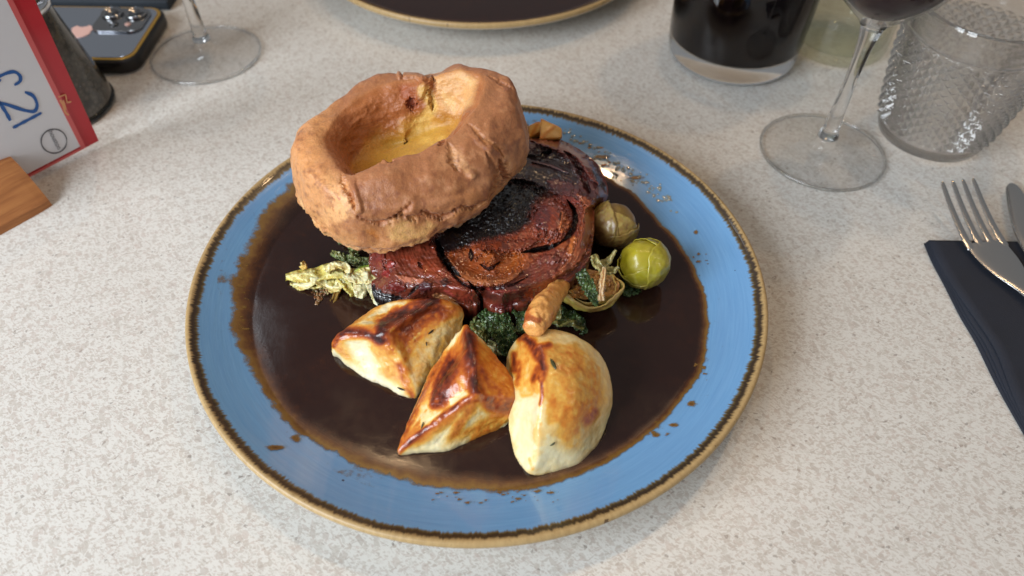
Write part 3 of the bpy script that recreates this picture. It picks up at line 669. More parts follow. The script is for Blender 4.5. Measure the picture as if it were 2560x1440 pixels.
for (c_, o_, b_) in rows:
    K = P(c_[0], c_[1], c_[2]*.001); out = K-Cp; out[2] = 0; out /= np.linalg.norm(out)
    O = P(o_[0], o_[1], o_[2]*.001) if o_ else K+out*.0095+np.array([0, 0, -.016])
    B = P(b_[0], b_[1], b_[2]*.001) if b_ else K+out*.002+np.array([0, 0, -.034])
    T = np.linalg.norm((O-K)[:2])
    I1 = K-out*.0045+np.array([0, 0, -.0018]); I2 = K-out*.0095+np.array([0, 0, -.0085]); I3 = K-out*.0135+np.array([0, 0, -.018])
    fl = .0615+.10*(K[0]-Cp[0])
    E = K-out*.018; E = E.copy(); E[2] = max(fl+.001, K[2]-.027)
    F1 = Cp+(E-Cp)*.55; F1 = F1.copy(); F1[2] = fl-.0015
    F0 = Cp.copy(); F0[2] = .0600
    U = K*.55+O*.45+out*.0050+np.array([0, 0, .0058]); Lw = O*.5+B*.5+out*.0030+np.array([0, 0, -.001])
    bot = Cp+(B-Cp)*.6; bot = bot.copy(); bot[2] = B[2]-.001
    bc = Cp.copy(); bc[2] = .039
    sec.append([F0, F1, E, I3, I2, I1, K, U, O, Lw, B, bot, bc])
sec = np.array(sec)
NU, NV = 620, 320
A_ = resample_closed(sec, NU); A_ = np.stack([resample_open(A_[i], NV) for i in range(NU)])
def gsm(A, sg, ax, wrap):
    k = np.arange(-int(3*sg), int(3*sg)+1); w_ = np.exp(-.5*(k/sg)**2); w_ /= w_.sum(); out = 0
    m_ = A.shape[ax]
    for kk, ww in zip(k, w_):
        idx = (np.arange(m_)+kk) % m_ if wrap else np.clip(np.arange(m_)+kk, 0, m_-1)
        out = out+ww*np.take(A, idx, axis=ax)
    return out
A_ = gsm(gsm(A_, 18, 0, True), 6, 1, False)
cx_ = A_.mean((0, 1)); A_[..., :2] = cx_[:2]+(A_[..., :2]-cx_[:2])*1.025
vpar = np.linspace(0, 12, NV)[None]+np.zeros((NU, 1))
n = vnormals(A_, cu=True); 
if n[NU//2, int(NV*6/12), 2] < 0: n = -n
V = A_.copy()
l1 = fbm(V, 34, 3, 21); l2 = fbm(V, 95, 4, 22); l3 = fbm(V, 420, 3, 23); rd = fbm(V*np.array([1, 1, 1.8]), 70, 4, 24, ridged=True)
outer = sst(5.5, 7, vpar); low = sst(8.2, 9.3, vpar)*sst(11.5, 10.5, vpar); inner = sst(5.2, 4.4, vpar)*sst(1.5, 2.5, vpar)
dm = fbm(V, 150, 3, 61); lb = fbm(V*np.array([1, 1, .5]), 30, 2, 71, ridged=True); lb = lb-lb.mean(); V = V+n*((.0034*l1-.0006+.0022*lb*outer+.0006*l2*(1+3.0*low)+.00018*l3+.0003*dm)+low*(.0034*(rd-rd.mean())+.0010*fbm(V, 170, 3, 91, ridged=True))+inner*.0014*rd)[..., None]
px, py = Q(V); fc = ((CC-V)*n).sum(-1) > 0; mo = outer*fc
jg = .8*perlin(np.stack([px*.09, py*.09, 0*px], -1))+.8*perlin(np.stack([px*.22, py*.22, 0*px+3], -1))
def carve(pts, wd, h, where=None, soft=.9, amt=.5):
    global V
    m = mask(px, py, pts, wd, soft, l2*1.0+l3*.5+jg*(1.3 if h < 0 else .15), amt+.2, taper=h < 0)*(mo if where is None else where); V = V+n*(m*h*.001)[..., None]; return m
ck1 = carve([(1166, 307), (1186, 321), (1206, 347), (1230, 360), (1248, 374), (1260, 392)], 6, -1.6)
ck1b = carve([(1174, 318), (1200, 352), (1226, 368)], 10, .8)
ck2 = carve([(1119, 354), (1128, 376), (1132, 402), (1148, 430)], 7, -1.8); pt2 = mask(px, py, [(1140, 385), (1162, 412), (1180, 440)], 12, 1.0, l2*1.5+l3, .7)*mo
carve([(1178, 438)], 13, 1.8)
ck3 = carve([(853, 420), (858, 452), (876, 490), (888, 528)], 7, -2.4); pt3 = mask(px, py, [(838, 450), (850, 490), (840, 530), (860, 505)], 24, 1.2, l2*1.5+l3, .8)*mo
carve([(880, 440), (885, 470), (900, 520)], 8, 1.5)
ck4 = np.maximum(carve([(896, 540), (925, 556), (968, 554), (1000, 538), (1030, 546), (1068, 536), (1110, 543), (1150, 520), (1185, 518), (1220, 496)], 6, -2.2, None, .9, 1.0), carve([(968, 554), (1004, 532), (1030, 508)], 5, -1.6, None, .9, .9))
carve([(905, 530), (985, 530), (1060, 522), (1150, 505), (1200, 485)], 16, 1.2)
ck5 = carve([(1250, 400), (1262, 425), (1268, 455), (1262, 470)], 10, -3.0)
carve([(1216, 380), (1236, 420), (1240, 460), (1222, 490)], 7, -1.3); carve([(1220, 190), (1250, 205), (1285, 222)], 4, -1.2)
carve([(1270, 470), (1225, 500)], 14, -1.2)
inn = fc*(vpar < 6.4)
ck6 = carve([(1081, 190), (1082, 215), (1078, 245), (1082, 275)], 8, -3.2, inn); carve([(1058, 212), (1050, 240)], 9, 2.0, inn); pit = carve([(1024, 252), (1030, 268)], 10, -3.0, inn)
carve([(1000, 195), (998, 183)], 4, 1.6, 1.0*(vpar > 5)*(vpar < 7)); carve([(1015, 192), (1040, 190), (1062, 200)], 6, 1.6, 1.0*(vpar > 5)*(vpar < 7))
carve([(866, 415), (884, 436)], 7, -2.4, 1.0*(vpar > 4.6)*(vpar < 7.4)); carve([(1110, 348), (1096, 362)], 6, -1.4, 1.0*(vpar > 4.6)*(vpar < 7.4)); carve([(968, 392), (976, 402)], 6, -1.4, 1.0*(vpar > 4.6)*(vpar < 7.4)); carve([(945, 398), (960, 395)], 9, 1.4, 1.0*(vpar > 4.6)*(vpar < 7.4))
# colour
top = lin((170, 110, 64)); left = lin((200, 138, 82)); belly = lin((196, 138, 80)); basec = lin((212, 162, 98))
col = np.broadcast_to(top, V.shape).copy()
wl = sst(860, 790, px+20*l1); col = mixc(col, left, wl)  # brighter left lobe: window light from the left painted into the crust
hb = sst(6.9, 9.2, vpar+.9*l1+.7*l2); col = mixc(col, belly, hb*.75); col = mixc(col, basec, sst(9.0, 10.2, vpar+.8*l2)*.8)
col = mixc(col, lin((150, 84, 52)), sst(.05, .55, l2+.3*l1)*.50*outer); col = mixc(col, lin((196, 142, 104)), sst(.15, .6, fbm(V, 70, 3, 31))*.35*outer)
wall = lin((160, 92, 42)); col = mixc(col, wall, sst(5.9, 4.9, vpar+.4*l2)*.85)
col = mixc(col, lin((150, 84, 40)), sst(5.2, 4.2, vpar+.4*l1)*.6); col = mixc(col, lin((176, 122, 40)), sst(3.4, 2.2, vpar+.9*l2))
col = mixc(col, lin((190, 142, 50)), sst(2.2, 1.2, vpar+.6*l1)); col = mixc(col, lin((222, 184, 96)), sst(.0, .45, fbm(V, 60, 4, 33))*sst(3, 1.5, vpar)*sst(980, 1120, px)*.8)
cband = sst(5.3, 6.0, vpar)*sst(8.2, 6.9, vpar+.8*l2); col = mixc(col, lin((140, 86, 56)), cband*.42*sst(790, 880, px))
col = mixc(col, lin((216, 162, 112)), sst(.35, .75, lb)*0+sst(-.25, -.6, lb)*.45*outer)
# inner wall at right back painted paler, as lit from the left; dark pit, torn pale patches
rb = mask(px, py, [(1085, 195), (1150, 175), (1195, 200), (1180, 260), (1140, 290), (1090, 270)], 6, 4, l2*2, 1, fill=True)*(vpar < 6.2)
col = mixc(col, lin((212, 160, 100)), rb*.9); col = mixc(col, lin((226, 188, 124)), rb*sst(0, .4, l2)*.6)
ey = mask(px, py, [(1060, 230), (1078, 262), (1070, 290), (1040, 320)], 13, 1.3, l2*2, .6)*inn; col = mixc(col, lin((216, 178, 96)), ey*.7)
col = mixc(col, lin((120, 48, 22)), pit); col = mixc(col, lin((150, 70, 32)), mask(px, py, [(1010, 225), (1036, 262)], 16, 1.5, l2*2, .6)*inn*.6)
for m_, c_ in ((ck1, (214, 150, 96)), (ck2*.7, (214, 160, 106)), (pt2*.55, (222, 170, 118)), (ck3, (214, 138, 74)), (pt3, (230, 172, 112)), (ck4, (178, 106, 58)), (ck5, (150, 78, 34))): col = mixc(col, lin(c_), m_*.8)
col = mixc(col, lin((166, 86, 40)), pt3*sst(.1, .5, l3+l2)*.8)
col = mixc(col, lin((238, 200, 120)), mask(px, py, [(1000, 575), (1050, 590)], 26, 1.6, l2*2, 1.2)*mo*.4); col = mixc(col, lin((184, 112, 44)), mask(px, py, [(925, 578), (945, 590)], 9, 1, l2, .5)*mo*.8)
mt = fbm(V, 260, 4, 41); col = mixc(col, lin((112, 58, 34)), sst(.0, .45, mt)*.6*outer*(1-.5*low)); col = mixc(col, lin((202, 148, 106)), sst(.05, .45, -mt)*.40*outer)
lm = fbm(V, 190, 4, 93); col = mixc(col, lin((196, 120, 58)), low*sst(.05, .4, lm)*.55); col = mixc(col, lin((234, 196, 138)), low*sst(.05, .4, -lm)*.5)
spk = sst(.3, .5, fbm(V, 900, 2, 40)); col = mixc(col, lin((120, 62, 36)), spk*.35*outer)
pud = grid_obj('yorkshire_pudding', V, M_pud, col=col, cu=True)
if vnormals(V, cu=True)[NU//2, int(NV*6/12), 2] < 0: pud.data.flip_normals()
tag(pud, 'large hollow golden brown Yorkshire pudding resting on top of the roast meat', 'yorkshire pudding')

# ================================================================== PARSNIPS
M_veg = vmat('roast_vegetable', rough=.34, coat=.35, sss=.12, bumps=((300, .5, .0006, 4), (1200, .4, .0002, 3)), vary=.10, vscale=800, coat_rough=.14, rvar=.1)
def parsnip(name, pts, rad, seed, ends=True, dark=()):
    C_ = P([a[0] for a in pts], [a[1] for a in pts], [a[2]*.001 for a in pts]); C_ = resample_open(C_, 70); r = resample_open(np.array(rad)[:, None]*.001, 70)[:, 0]
    T = C_[-1]-C_[-2]; T /= np.linalg.norm(T)
    k = np.linspace(0, 1, 16)[1:]
    Cc = np.vstack([C_]+[C_[-1]+T*(.0012*math.sin(min(t*2.2, 1)*1.57)+.00004*t) for t in k]); rr = np.r_[r, [r[-1]*(1-t)**.8*1.0+1e-5 if t > .12 else r[-1]*.97 for t in k]]
    V = tube(name, Cc, rr, None, n=110); n = V-Cc[:, None]; n /= np.maximum(np.linalg.norm(n, axis=-1, keepdims=True), 1e-9)
    f = (np.arange(len(Cc)) < 70)[:, None]*1.0
    m1 = fbm(V, 110, 3, seed); m2 = fbm(V, 380, 3, seed+1); V = V+n*((.0017*m1+.0006*m2)*f)[..., None]
    V = V+T*((1-f)*.0005*m2)[..., None]
    col = np.broadcast_to(lin((218, 156, 84)), V.shape).copy(); col = mixc(col, lin((176, 92, 36)), sst(.05, .5, m1)*f*.8); col = mixc(col, lin((232, 186, 116)), sst(.1, .6, m2)*.5)
    px, py = Q(V)
    for (q, w_, c_) in dark: col = mixc(col, lin(c_), mask(px, py, q, w_, 1, m1+m2, .8)*.85)
    rc = np.linalg.norm(V-C_[-1], axis=-1)/r[-1]; an = np.arctan2(py-Q(C_[-1])[1], px-Q(C_[-1])[0])
    sw = .5+.5*np.sin(an+9*rc); col = mixc(col, lin((188, 118, 56)), (1-f)*sw*.45); col = mixc(col, lin((226, 168, 100)), (1-f)*.3)
    o = grid_obj(name, V, M_veg, col=col, cv=True); fix_normals(o); return o
par = parsnip('parsnip', [(1425, 672, 20), (1403, 712, 30), (1372, 754, 40), (1348, 790, 46), (1332, 822, 47)], [3.0, 4.2, 5.9, 6.3, 4.8], 3,
   dark=[([(1312, 770), (1306, 800)], 12, (168, 74, 28)), ([(1322, 796), (1345, 800)], 8, (150, 66, 30)), ([(1308, 815)], 8, (176, 84, 40))])
tag(par, 'roast parsnip with a cut pale end, sticking out from under the meat onto a potato', 'parsnip', 'roast parsnips')
def chunk(name, pix, seed, lab):
    o = polytope(name, pix, p=18, seed=seed, base=.34, edgew=.12, nu=90, nv=60, lump=.0004)
    o.data.materials[0] = M_veg; tag(o, lab, 'parsnip', 'roast parsnips'); return o
chunk('parsnip_chunk', [(1353, 300, 42), (1356, 299, 34), (1385, 312, 42), (1404, 322, 40), (1405, 345, 36), (1350, 348, 38), (1380, 356, 30), (1352, 345, 24), (1400, 350, 22)], 4, 'pointed amber parsnip chunk poking up behind the meat beside the rim')
chunk('parsnip_chunk', [(1330, 314, 40), (1345, 308, 42), (1350, 330, 38), (1326, 342, 36), (1344, 345, 32), (1324, 320, 26), (1348, 340, 22)], 5, 'small amber parsnip tip between the Yorkshire pudding and the larger chunk')

# ================================================================== SPROUTS
M_leaf = vmat('cooked_leaf', rough=.36, coat=.22, sss=.10, bumps=((350, .3, .0003, 4),), vary=.10, vscale=600, coat_rough=.14, rvar=.08)
def sprout(px, py, z, R, axis, cols, lab, seed, leaves=6, squash=.92, brown=.4):
    c = P(px, py, z*.001); R = R*.001; root = empty('brussels_sprout', tuple(c), label=lab, cat='brussels sprout', group='brussels sprouts')
    ax = np.array(axis, float); ax /= np.linalg.norm(ax); t1 = np.cross(ax, [0.3, 0.2, 1]); t1 /= np.linalg.norm(t1); t2 = np.cross(ax, t1)
    u = np.linspace(0, 2*math.pi, 90, endpoint=False)[:, None]; v = np.linspace(.01, math.pi-.01, 60)[None]
    D = np.cos(v)[..., None]*ax+np.sin(v)[..., None]*(np.cos(u)[..., None]*t1+np.sin(u)[..., None]*t2)
    V = D*R*(.89*(1+.10*fbm(D, 1.3, 2, seed+50)))[..., None]
    cl = ramp_np(np.clip(.5+.8*fbm(D, 2.5, 3, seed), 0, 1), [(0, cols[0]), (1, cols[1])])
    b = grid_obj('core', V, M_leaf, root, cl, cu=True); fix_normals(b)
    rg = np.random.default_rng(seed)
    for k in range(leaves):
        az = k*2.4+seed; tilt = .95 if k % 2 else .6
        d = math.cos(tilt)*ax*(-1)+math.sin(tilt)*(math.cos(az)*t1+math.sin(az)*t2); d /= np.linalg.norm(d)   # leaf wraps from the base (-axis)
        e1 = np.cross(d, ax); e1 /= np.linalg.norm(e1); e2 = np.cross(d, e1)
        nu, ns = 72, 26; a = np.linspace(0, 2*math.pi, nu, endpoint=False)[:, None]; s = np.linspace(.001, 1, ns)[None]
        am = (1.28+.16*np.cos(2*a+k)+.07*perlin(np.stack([3*np.cos(a[:, 0]), 3*np.sin(a[:, 0]), 0*a[:, 0]+k+seed], -1))[:, None])
        th = am*s
        D = np.cos(th)[..., None]*d+np.sin(th)[..., None]*(np.cos(a)[..., None]*e1+np.sin(a)[..., None]*e2)
        lay = R*(.91+.034*(k % 4)+.014*k/leaves)
        q = np.stack([D[..., 0], D[..., 1], D[..., 2]], -1)
        nn = fbm(q, 4, 3, seed+k); rr = lay+R*.026*sst(.86, 1.0, s)*(.3+.9*nn)+R*.012*nn
        rib = np.abs(np.sin(6*np.arctan2((D*e1).sum(-1), .9+(D@ax))))
        rr = rr+R*.010*(1-rib)**2+R*.022*fbm(q*np.array([1, 1, 1.0]), 5, 3, seed+9+k, ridged=True)
        rr = rr*(1+.10*fbm(D, 1.3, 2, seed+50)+.02*fbm(D, 6, 2, seed+51))
        Vl = D*rr[..., None]
        inn_ = Vl-D*.00045
        m = sst(0, 1, .5+.5*(D@ax)+.3*nn)
        cl = ramp_np(m, [(0, cols[2]), (.45, cols[1]), (1, cols[0])]); cl = mixc(cl, lin((200, 188, 112)), (1-rib)**3*.16)
        cl = mixc(cl, lin((92, 54, 22)), sst(.10, .5, fbm(q, 3.2, 3, seed+20))*brown); cl = mixc(cl, lin((168, 160, 62)), sst(.1, .6, fbm(q, 5, 3, seed+33))*.4)
        az_ = np.arctan2((D*t2).sum(-1), (D*t1).sum(-1)); cl = mixc(cl, lin((186, 180, 96)), (.5+.5*np.sin(26*az_+6*nn))**4*.22*sst(.1, .5, .5+.5*(D@ax))); cl = mixc(cl, lin((160, 144, 80)), sst(.90, 1.0, s)*.15+0*nn)
        cl = cl*rg.uniform(.78, 1.22)
        full = np.concatenate([Vl, inn_[:, ::-1]], 1); cf = np.concatenate([cl, cl[:, ::-1]], 1)
        grid_obj('leaf', full, M_leaf, root, cf, cu=True)
    return root
sprout(1607, 657, 26, 13.3, (-.55, -.1, .8), ((158, 148, 22), (160, 146, 44), (160, 136, 76)), 'bright yellow green whole sprout at the right edge of the heap', 3, leaves=7, brown=.22)
sprout(1535, 562, 26, 12.8, (.7, .5, .5), ((128, 104, 46), (146, 116, 64), (100, 66, 34)), 'browned olive sprout with overlapping leaves, tucked behind the green one', 6, leaves=9, brown=.85)
# halved sprout lying cut side up
def half_sprout(px, py, z, R, nrm, lab, seed):
    c = P(px, py, z*.001); R *= .001; root = empty('brussels_sprout', tuple(c), label=lab, cat='brussels sprout', group='brussels sprouts')
    nn = np.array(nrm, float); nn /= np.linalg.norm(nn); t1 = np.cross(nn, [0, 1, .2]); t1 /= np.linalg.norm(t1); t2 = np.cross(nn, t1)
    for k in range(2):
        a = np.linspace(0, 2*math.pi, 90, endpoint=False)[:, None]; s = np.linspace(.01, 1, 34)[None]
        Rk = R*(1-.15*k); th = s*(math.pi*.53)
        th = th*(.95+.05*np.sin(3*a+k)); D = np.cos(th)[..., None]*(-nn)*.85+np.sin(th)[..., None]*(np.cos(a)[..., None]*t1*1.22+np.sin(a)[..., None]*t2*1.02)
        q = D+0.0; ns_ = fbm(q, 3, 3, seed+k)
        V = D*(Rk*(1+.10*ns_+.05*np.sin(5*a+k)*s**3))[..., None]+nn*(.0008*k)+nn*(.0022*np.sin(2*a+1)*s**2)[..., None]
        V = np.concatenate([V, (V-D*.0006)[:, ::-1]], 1)
        cl = ramp_np(np.clip(.4+.9*ns_+.3*np.cos(a+1.2)+0*s, 0, 1), [(0, (178, 140, 72)), (.5, (176, 164, 74)), (1, (146, 152, 40))])
        cl = mixc(cl, lin((214, 182, 112)), sst(.85, 1, s)*.8+0*ns_)
        if k > 1: cl = mixc(cl, lin((150, 92, 44)), .5*np.ones(cl.shape[:2]))
        grid_obj('leaf', V, M_leaf, root, np.concatenate([cl, cl[:, ::-1]], 1), cu=True)
    u = np.linspace(0, 2*math.pi, 60, endpoint=False)[:, None]; s = np.linspace(0, 1, 30)[None]
    D = (np.cos(u)[..., None]*t1*1.15+np.sin(u)[..., None]*t2)*s[..., None]
    nz_ = fbm(D, 6, 4, seed); V = D*R*np.array([1, 1, 1])*.97+nn*(.0006+.0034*nz_[..., None]+.0004*s[..., None]**2)
    cl = ramp_np(np.clip(.5+nz_, 0, 1), [(0, (120, 70, 34)), (.5, (176, 124, 66)), (1, (208, 172, 100))])
    grid_obj('cut_face', V, M_leaf, root, cl, cu=True)
    return root
half_sprout(1472, 716, 25, 13.6, (-.05, .25, .95), 'halved sprout with a browned cut face, below the two whole sprouts', 12)

# ================================================================== CABBAGE
M_cab = vmat('pale_cabbage', rough=.38, coat=.12, sss=.35, bumps=(), vary=.03, vscale=500, coat_rough=.2)
def sheet(name, V, thick, parent, col, mat=None):
    n = vnormals(V); 
    if n[..., 2].mean() < 0: n = -n
    bot = V-n*thick
    full = np.concatenate([V, bot[:, ::-1]], 1); full = np.concatenate([full, full[:, :1]], 1)
    c = np.concatenate([col, col[:, ::-1]], 1); c = np.concatenate([c, c[:, :1]], 1)
    o = grid_obj(name, full, mat or M_leaf, parent, c); return o
def frond(parent, pts, wpx, cols, seed, ruf=1.0, thick=.0011, name='frond', curl=0.0, n=70, m=26, veins=0, zr=.75):
    pts = np.array(pts, float); C_ = resample_open(pts, n); w_ = resample_open(np.broadcast_to(np.array(wpx, float).reshape(-1), (len(pts),) if np.size(wpx) == 1 else (np.size(wpx),))[:, None], n)[:, 0]
    T = np.gradient(C_[:, :2], axis=0); T /= np.linalg.norm(T, axis=1)[:, None]; Sd = np.stack([-T[:, 1], T[:, 0]], -1)
    t = np.linspace(-1, 1, m)[None]; X = C_[:, 0, None]+Sd[:, 0, None]*w_[:, None]*t; Y = C_[:, 1, None]+Sd[:, 1, None]*w_[:, None]*t
    s = np.arange(n)[:, None]/n
    q = np.stack([X/22, Y/22, 0*X+seed], -1); nz = fbm(q, 1, 3, seed); nz2 = fbm(q, 2.6, 3, seed+5)
    fold = np.sin(t*2.3+5.0*nz+seed)+.10*perlin(np.stack([X/7, Y/7, 0*X+seed], -1))
    Zz = C_[:, 2, None]+zr*((2.0 if not veins else 2.6)*ruf*nz+(1.0*ruf*fold if not veins else 1.2*ruf*nz2*(.3+np.abs(t)))-curl*t*t)
    V = P(X, Y, np.maximum(Zz, 7)*.001); V = V+(.0007 if veins else .0003)*ruf*np.stack([nz2, nz, 0*nz], -1)
    cl = ramp_np(np.clip(.5+.9*nz+.5*nz2, 0, 1) if veins else np.clip(.55+.35*fold+.4*nz-.35*np.abs(t)**3, 0, 1), [(0, cols[0]), (.5, cols[1]), (1, cols[2])])
    if veins:
        f1, f2 = worley(np.stack([X, Y, 0*X], -1), 1/veins, seed); e = sst(.03, .22, f2-f1); V[..., 2] += .0011*e; cl = mixc(cl, lin((116, 140, 84)), (1-e)*.7)
    return sheet(name, V, thick, parent, cl, None if veins else M_cab)
CREAM = ((194, 170, 96), (212, 196, 136), (220, 212, 172)); YEL = ((190, 168, 76), (206, 190, 108), (214, 204, 144)); WHT = ((184, 170, 116), (204, 194, 150), (212, 206, 176))
cb = empty('cabbage_leaf', tuple(P(830, 700, .014)), label='torn cream and yellow cabbage leaf floating in the gravy left of the meat', cat='cabbage', group='cabbage leaves')
def fr(*a, **k):
    o = frond(cb, *a, **k); o.matrix_parent_inverse = Matrix.Translation(-Vector(cb.location)); return o
fr([(714, 692, 15), (750, 690, 17), (790, 686, 17), (830, 676, 19), (872, 684, 19)], [7, 16, 17, 19, 14], YEL, 1)
fr([(732, 712, 13), (762, 712, 15), (788, 700, 17), (812, 704, 15), (836, 716, 15), (858, 700, 17)], [6, 12, 11, 15, 14, 12], CREAM, 2)
fr([(816, 680, 21), (826, 666, 23), (846, 660, 24), (866, 668, 23), (872, 684, 21)], [7, 8, 8, 9, 8], CREAM, 3, ruf=.6)
fr([(850, 690, 18), (868, 706, 17), (880, 726, 15), (892, 744, 12)], [9, 12, 11, 5], YEL, 4, ruf=.7)
fr([(898, 682, 22), (900, 704, 20), (902, 728, 16), (904, 750, 12)], [10, 17, 18, 10], WHT, 5, ruf=.5, curl=1.5)
fr([(862, 680, 21), (890, 690, 21), (925, 688, 23), (955, 696, 22)], [14, 18, 20, 16], CREAM, 6)
fr([(922, 690, 21), (930, 715, 18), (942, 745, 14), (946, 772, 11)], [15, 14, 12, 8], WHT, 7, ruf=.6)
fr([(884, 676, 20), (905, 672, 21), (925, 668, 22)], [4, 7, 6], ((128, 150, 40), (160, 178, 60), (196, 200, 100)), 8)
fr([(752, 672, 17), (760, 664, 20), (756, 655, 22)], [7, 5, 2], ((176, 140, 70), (196, 160, 84), (200, 170, 96)), 9, ruf=.4)
fr([(960, 762, 14), (985, 752, 17), (1020, 752, 18)], [8, 12, 12], WHT, 10, ruf=.9)
fr([(948, 778, 11.5), (975, 776, 13), (1000, 766, 15)], [5, 8, 8], CREAM, 15, ruf=.9)
fr([(724, 700, 13), (770, 698, 14), (820, 692, 15), (868, 694, 16)], [12, 22, 24, 18], ((170, 154, 76), (196, 180, 104), (212, 200, 140)), 17, ruf=.6)
fr([(822, 768, 11.2), (835, 745, 13), (848, 718, 15)], [3, 5, 6], ((92, 70, 28), (124, 96, 40), (140, 110, 56)), 11, ruf=.5)
fr([(778, 758, 10.9), (795, 740, 12), (812, 722, 13)], [12, 15, 12], ((84, 48, 26), (110, 66, 36), (170, 128, 84)), 12, ruf=1.0, veins=9)
def savoy(lab, parts, loc):
    r = empty('savoy_leaf', tuple(P(*loc[:2], loc[2]*.001)), label=lab, cat='cabbage', group='cabbage leaves')
    for a, k in parts:
        o = frond(r, *a, **k); o.matrix_parent_inverse = Matrix.Translation(-Vector(r.location))
    return r
GRN = ((24, 42, 20), (40, 66, 30), (66, 92, 44)); OLV = ((64, 72, 36), (92, 96, 50), (122, 118, 66)); PAL = ((120, 116, 66), (160, 150, 96), (190, 180, 130))
savoy('dark curly savoy cabbage in the gravy below the left end of the Yorkshire pudding',
      [(([(828, 634, 12), (850, 642, 14), (880, 650, 15), (925, 656, 16)], [5, 8, 9, 8], OLV, 21), dict(veins=10)),
       (([(842, 606, 12), (868, 602, 15), (885, 618, 16), (884, 645, 15)], [5, 9, 11, 9], OLV, 22), dict(veins=10, ruf=1.3)),
       (([(870, 655, 12), (905, 660, 14), (935, 656, 14)], [4, 6, 6], PAL, 23), dict())], (880, 630, 12))
savoy('dark green blistered savoy leaf in the gap between the middle and right potatoes',
      [(([(1215, 770, 24), (1240, 800, 26), (1262, 840, 22), (1270, 890, 14)], [26, 32, 28, 12], GRN, 24), dict(veins=13, ruf=1.4, n=110, m=60)),
       (([(1182, 800, 20), (1200, 825, 22), (1225, 845, 20)], [9, 16, 10], OLV, 25), dict(veins=16)),
       (([(1210, 850, 14), (1235, 870, 14), (1262, 885, 12)], [8, 14, 8], PAL, 26), dict()),
       (([(1280, 760, 26), (1310, 790, 24), (1300, 830, 20)], [16, 20, 12], GRN, 27), dict(veins=12))], (1240, 820, 20))
savoy('shredded green and pale savoy cabbage between the parsnip and the halved sprout',
      [(([(1372, 752, 24), (1388, 778, 24), (1392, 800, 20)], [12, 14, 9], PAL, 31), dict(ruf=1.3)),
       (([(1370, 800, 20), (1400, 806, 19), (1432, 808, 18), (1460, 822, 15)], [6, 9, 9, 6], OLV, 32), dict(ruf=1.2)),
       (([(1400, 790, 17), (1440, 800, 15), (1462, 836, 12)], [12, 16, 8], GRN, 33), dict(veins=10, ruf=1.3)),
       (([(1395, 770, 16), (1425, 790, 14)], [10, 8], GRN, 34), dict(veins=9))], (1410, 800, 15))
savoy('wilted dark savoy strip with pale stalk draped over the halved sprout',
      [(([(1452, 680, 38), (1465, 705, 38), (1480, 735, 36), (1492, 764, 31)], [11, 15, 14, 5], GRN, 35), dict(veins=11, ruf=.8)),
       (([(1510, 668, 40), (1508, 700, 40), (1504, 730, 37), (1506, 752, 34)], [5, 4, 3.6, 5], ((176, 140, 96), (200, 164, 118), (214, 184, 140)), 36), dict(ruf=.3, thick=.0016)),
       (([(1484, 636, 40), (1492, 655, 41), (1506, 672, 40), (1530, 674, 38), (1548, 670, 36)], [4, 8, 7, 6, 3], PAL, 37), dict(ruf=1.2)),
       (([(1500, 655, 38), (1520, 652, 37), (1540, 625, 38)], [5, 8, 3], PAL, 38), dict(ruf=1.0))], (1480, 700, 30))
savoy('dark savoy scrap sunk in the gravy under the bright green sprout',
      [(([(1545, 715, 13), (1570, 725, 13), (1598, 728, 11.5)], [12, 14, 6], GRN, 39), dict(veins=9, ruf=1.1))], (1570, 722, 12))

# ================================================================== HERBS
M_herb = pmat('thyme', L4(58, 60, 28), .45); M_herb2 = pmat('thyme_dry', L4(34, 26, 16), .5)
def herb(px, py, ang, ln, wd, objs, mat, lab):
    h = ray_hit(objs, px, py)
    if h is None: return
    p, n = np.array(h[0]), np.array(h[1]); 
    if n@(CC-p) < 0: n = -n
    p2 = P(px+math.cos(ang)*10, py+math.sin(ang)*10, p[2]); t = p2-p; t -= n*(t@n); t /= np.linalg.norm(t); b = np.cross(n, t)
    s = np.linspace(-1, 1, 13)[:, None]; q = np.linspace(-1, 1, 5)[None]
    wv = (1-s**2)**.7
    V = p+t*(ln*.0005*s)[..., None]+b*(wd*.0005*wv*q)[..., None]+n*(.00055+.0003*(1-s*s)-.0003*q*q+.0003*s)[..., None]
    o = sheet('herb_leaf', V, .00025, None, np.broadcast_to(lin((60, 62, 30)), V.shape), mat)
    tag(o, lab, 'herb', 'herb leaves on the potatoes')
for a in ((1383, 911, 1.1, 6.0, 1.7, [potC], M_herb, 'dark thyme leaf on the shoulder of the big golden potato'), (1381, 1109, -1.3, 2.6, 1.0, [potC], M_herb, 'tiny green herb leaf low on the big golden potato'),
          (1077, 830, -.7, 3.4, .9, [potA], M_herb2, 'black herb sliver on the right flank of the leftmost potato'), (1003, 972, .25, 4.2, .9, [potA], M_herb2, 'black herb sliver near the foot of the pale cut face'),
          (1066, 860, 1.3, 2.0, .6, [potA], M_herb2, 'tiny herb speck on the leftmost potato beside the gap'), (1057, 1064, -.9, 3.2, .8, [potB], M_herb, 'thin herb sliver on the light patch of the middle potato')):
    herb(*a)
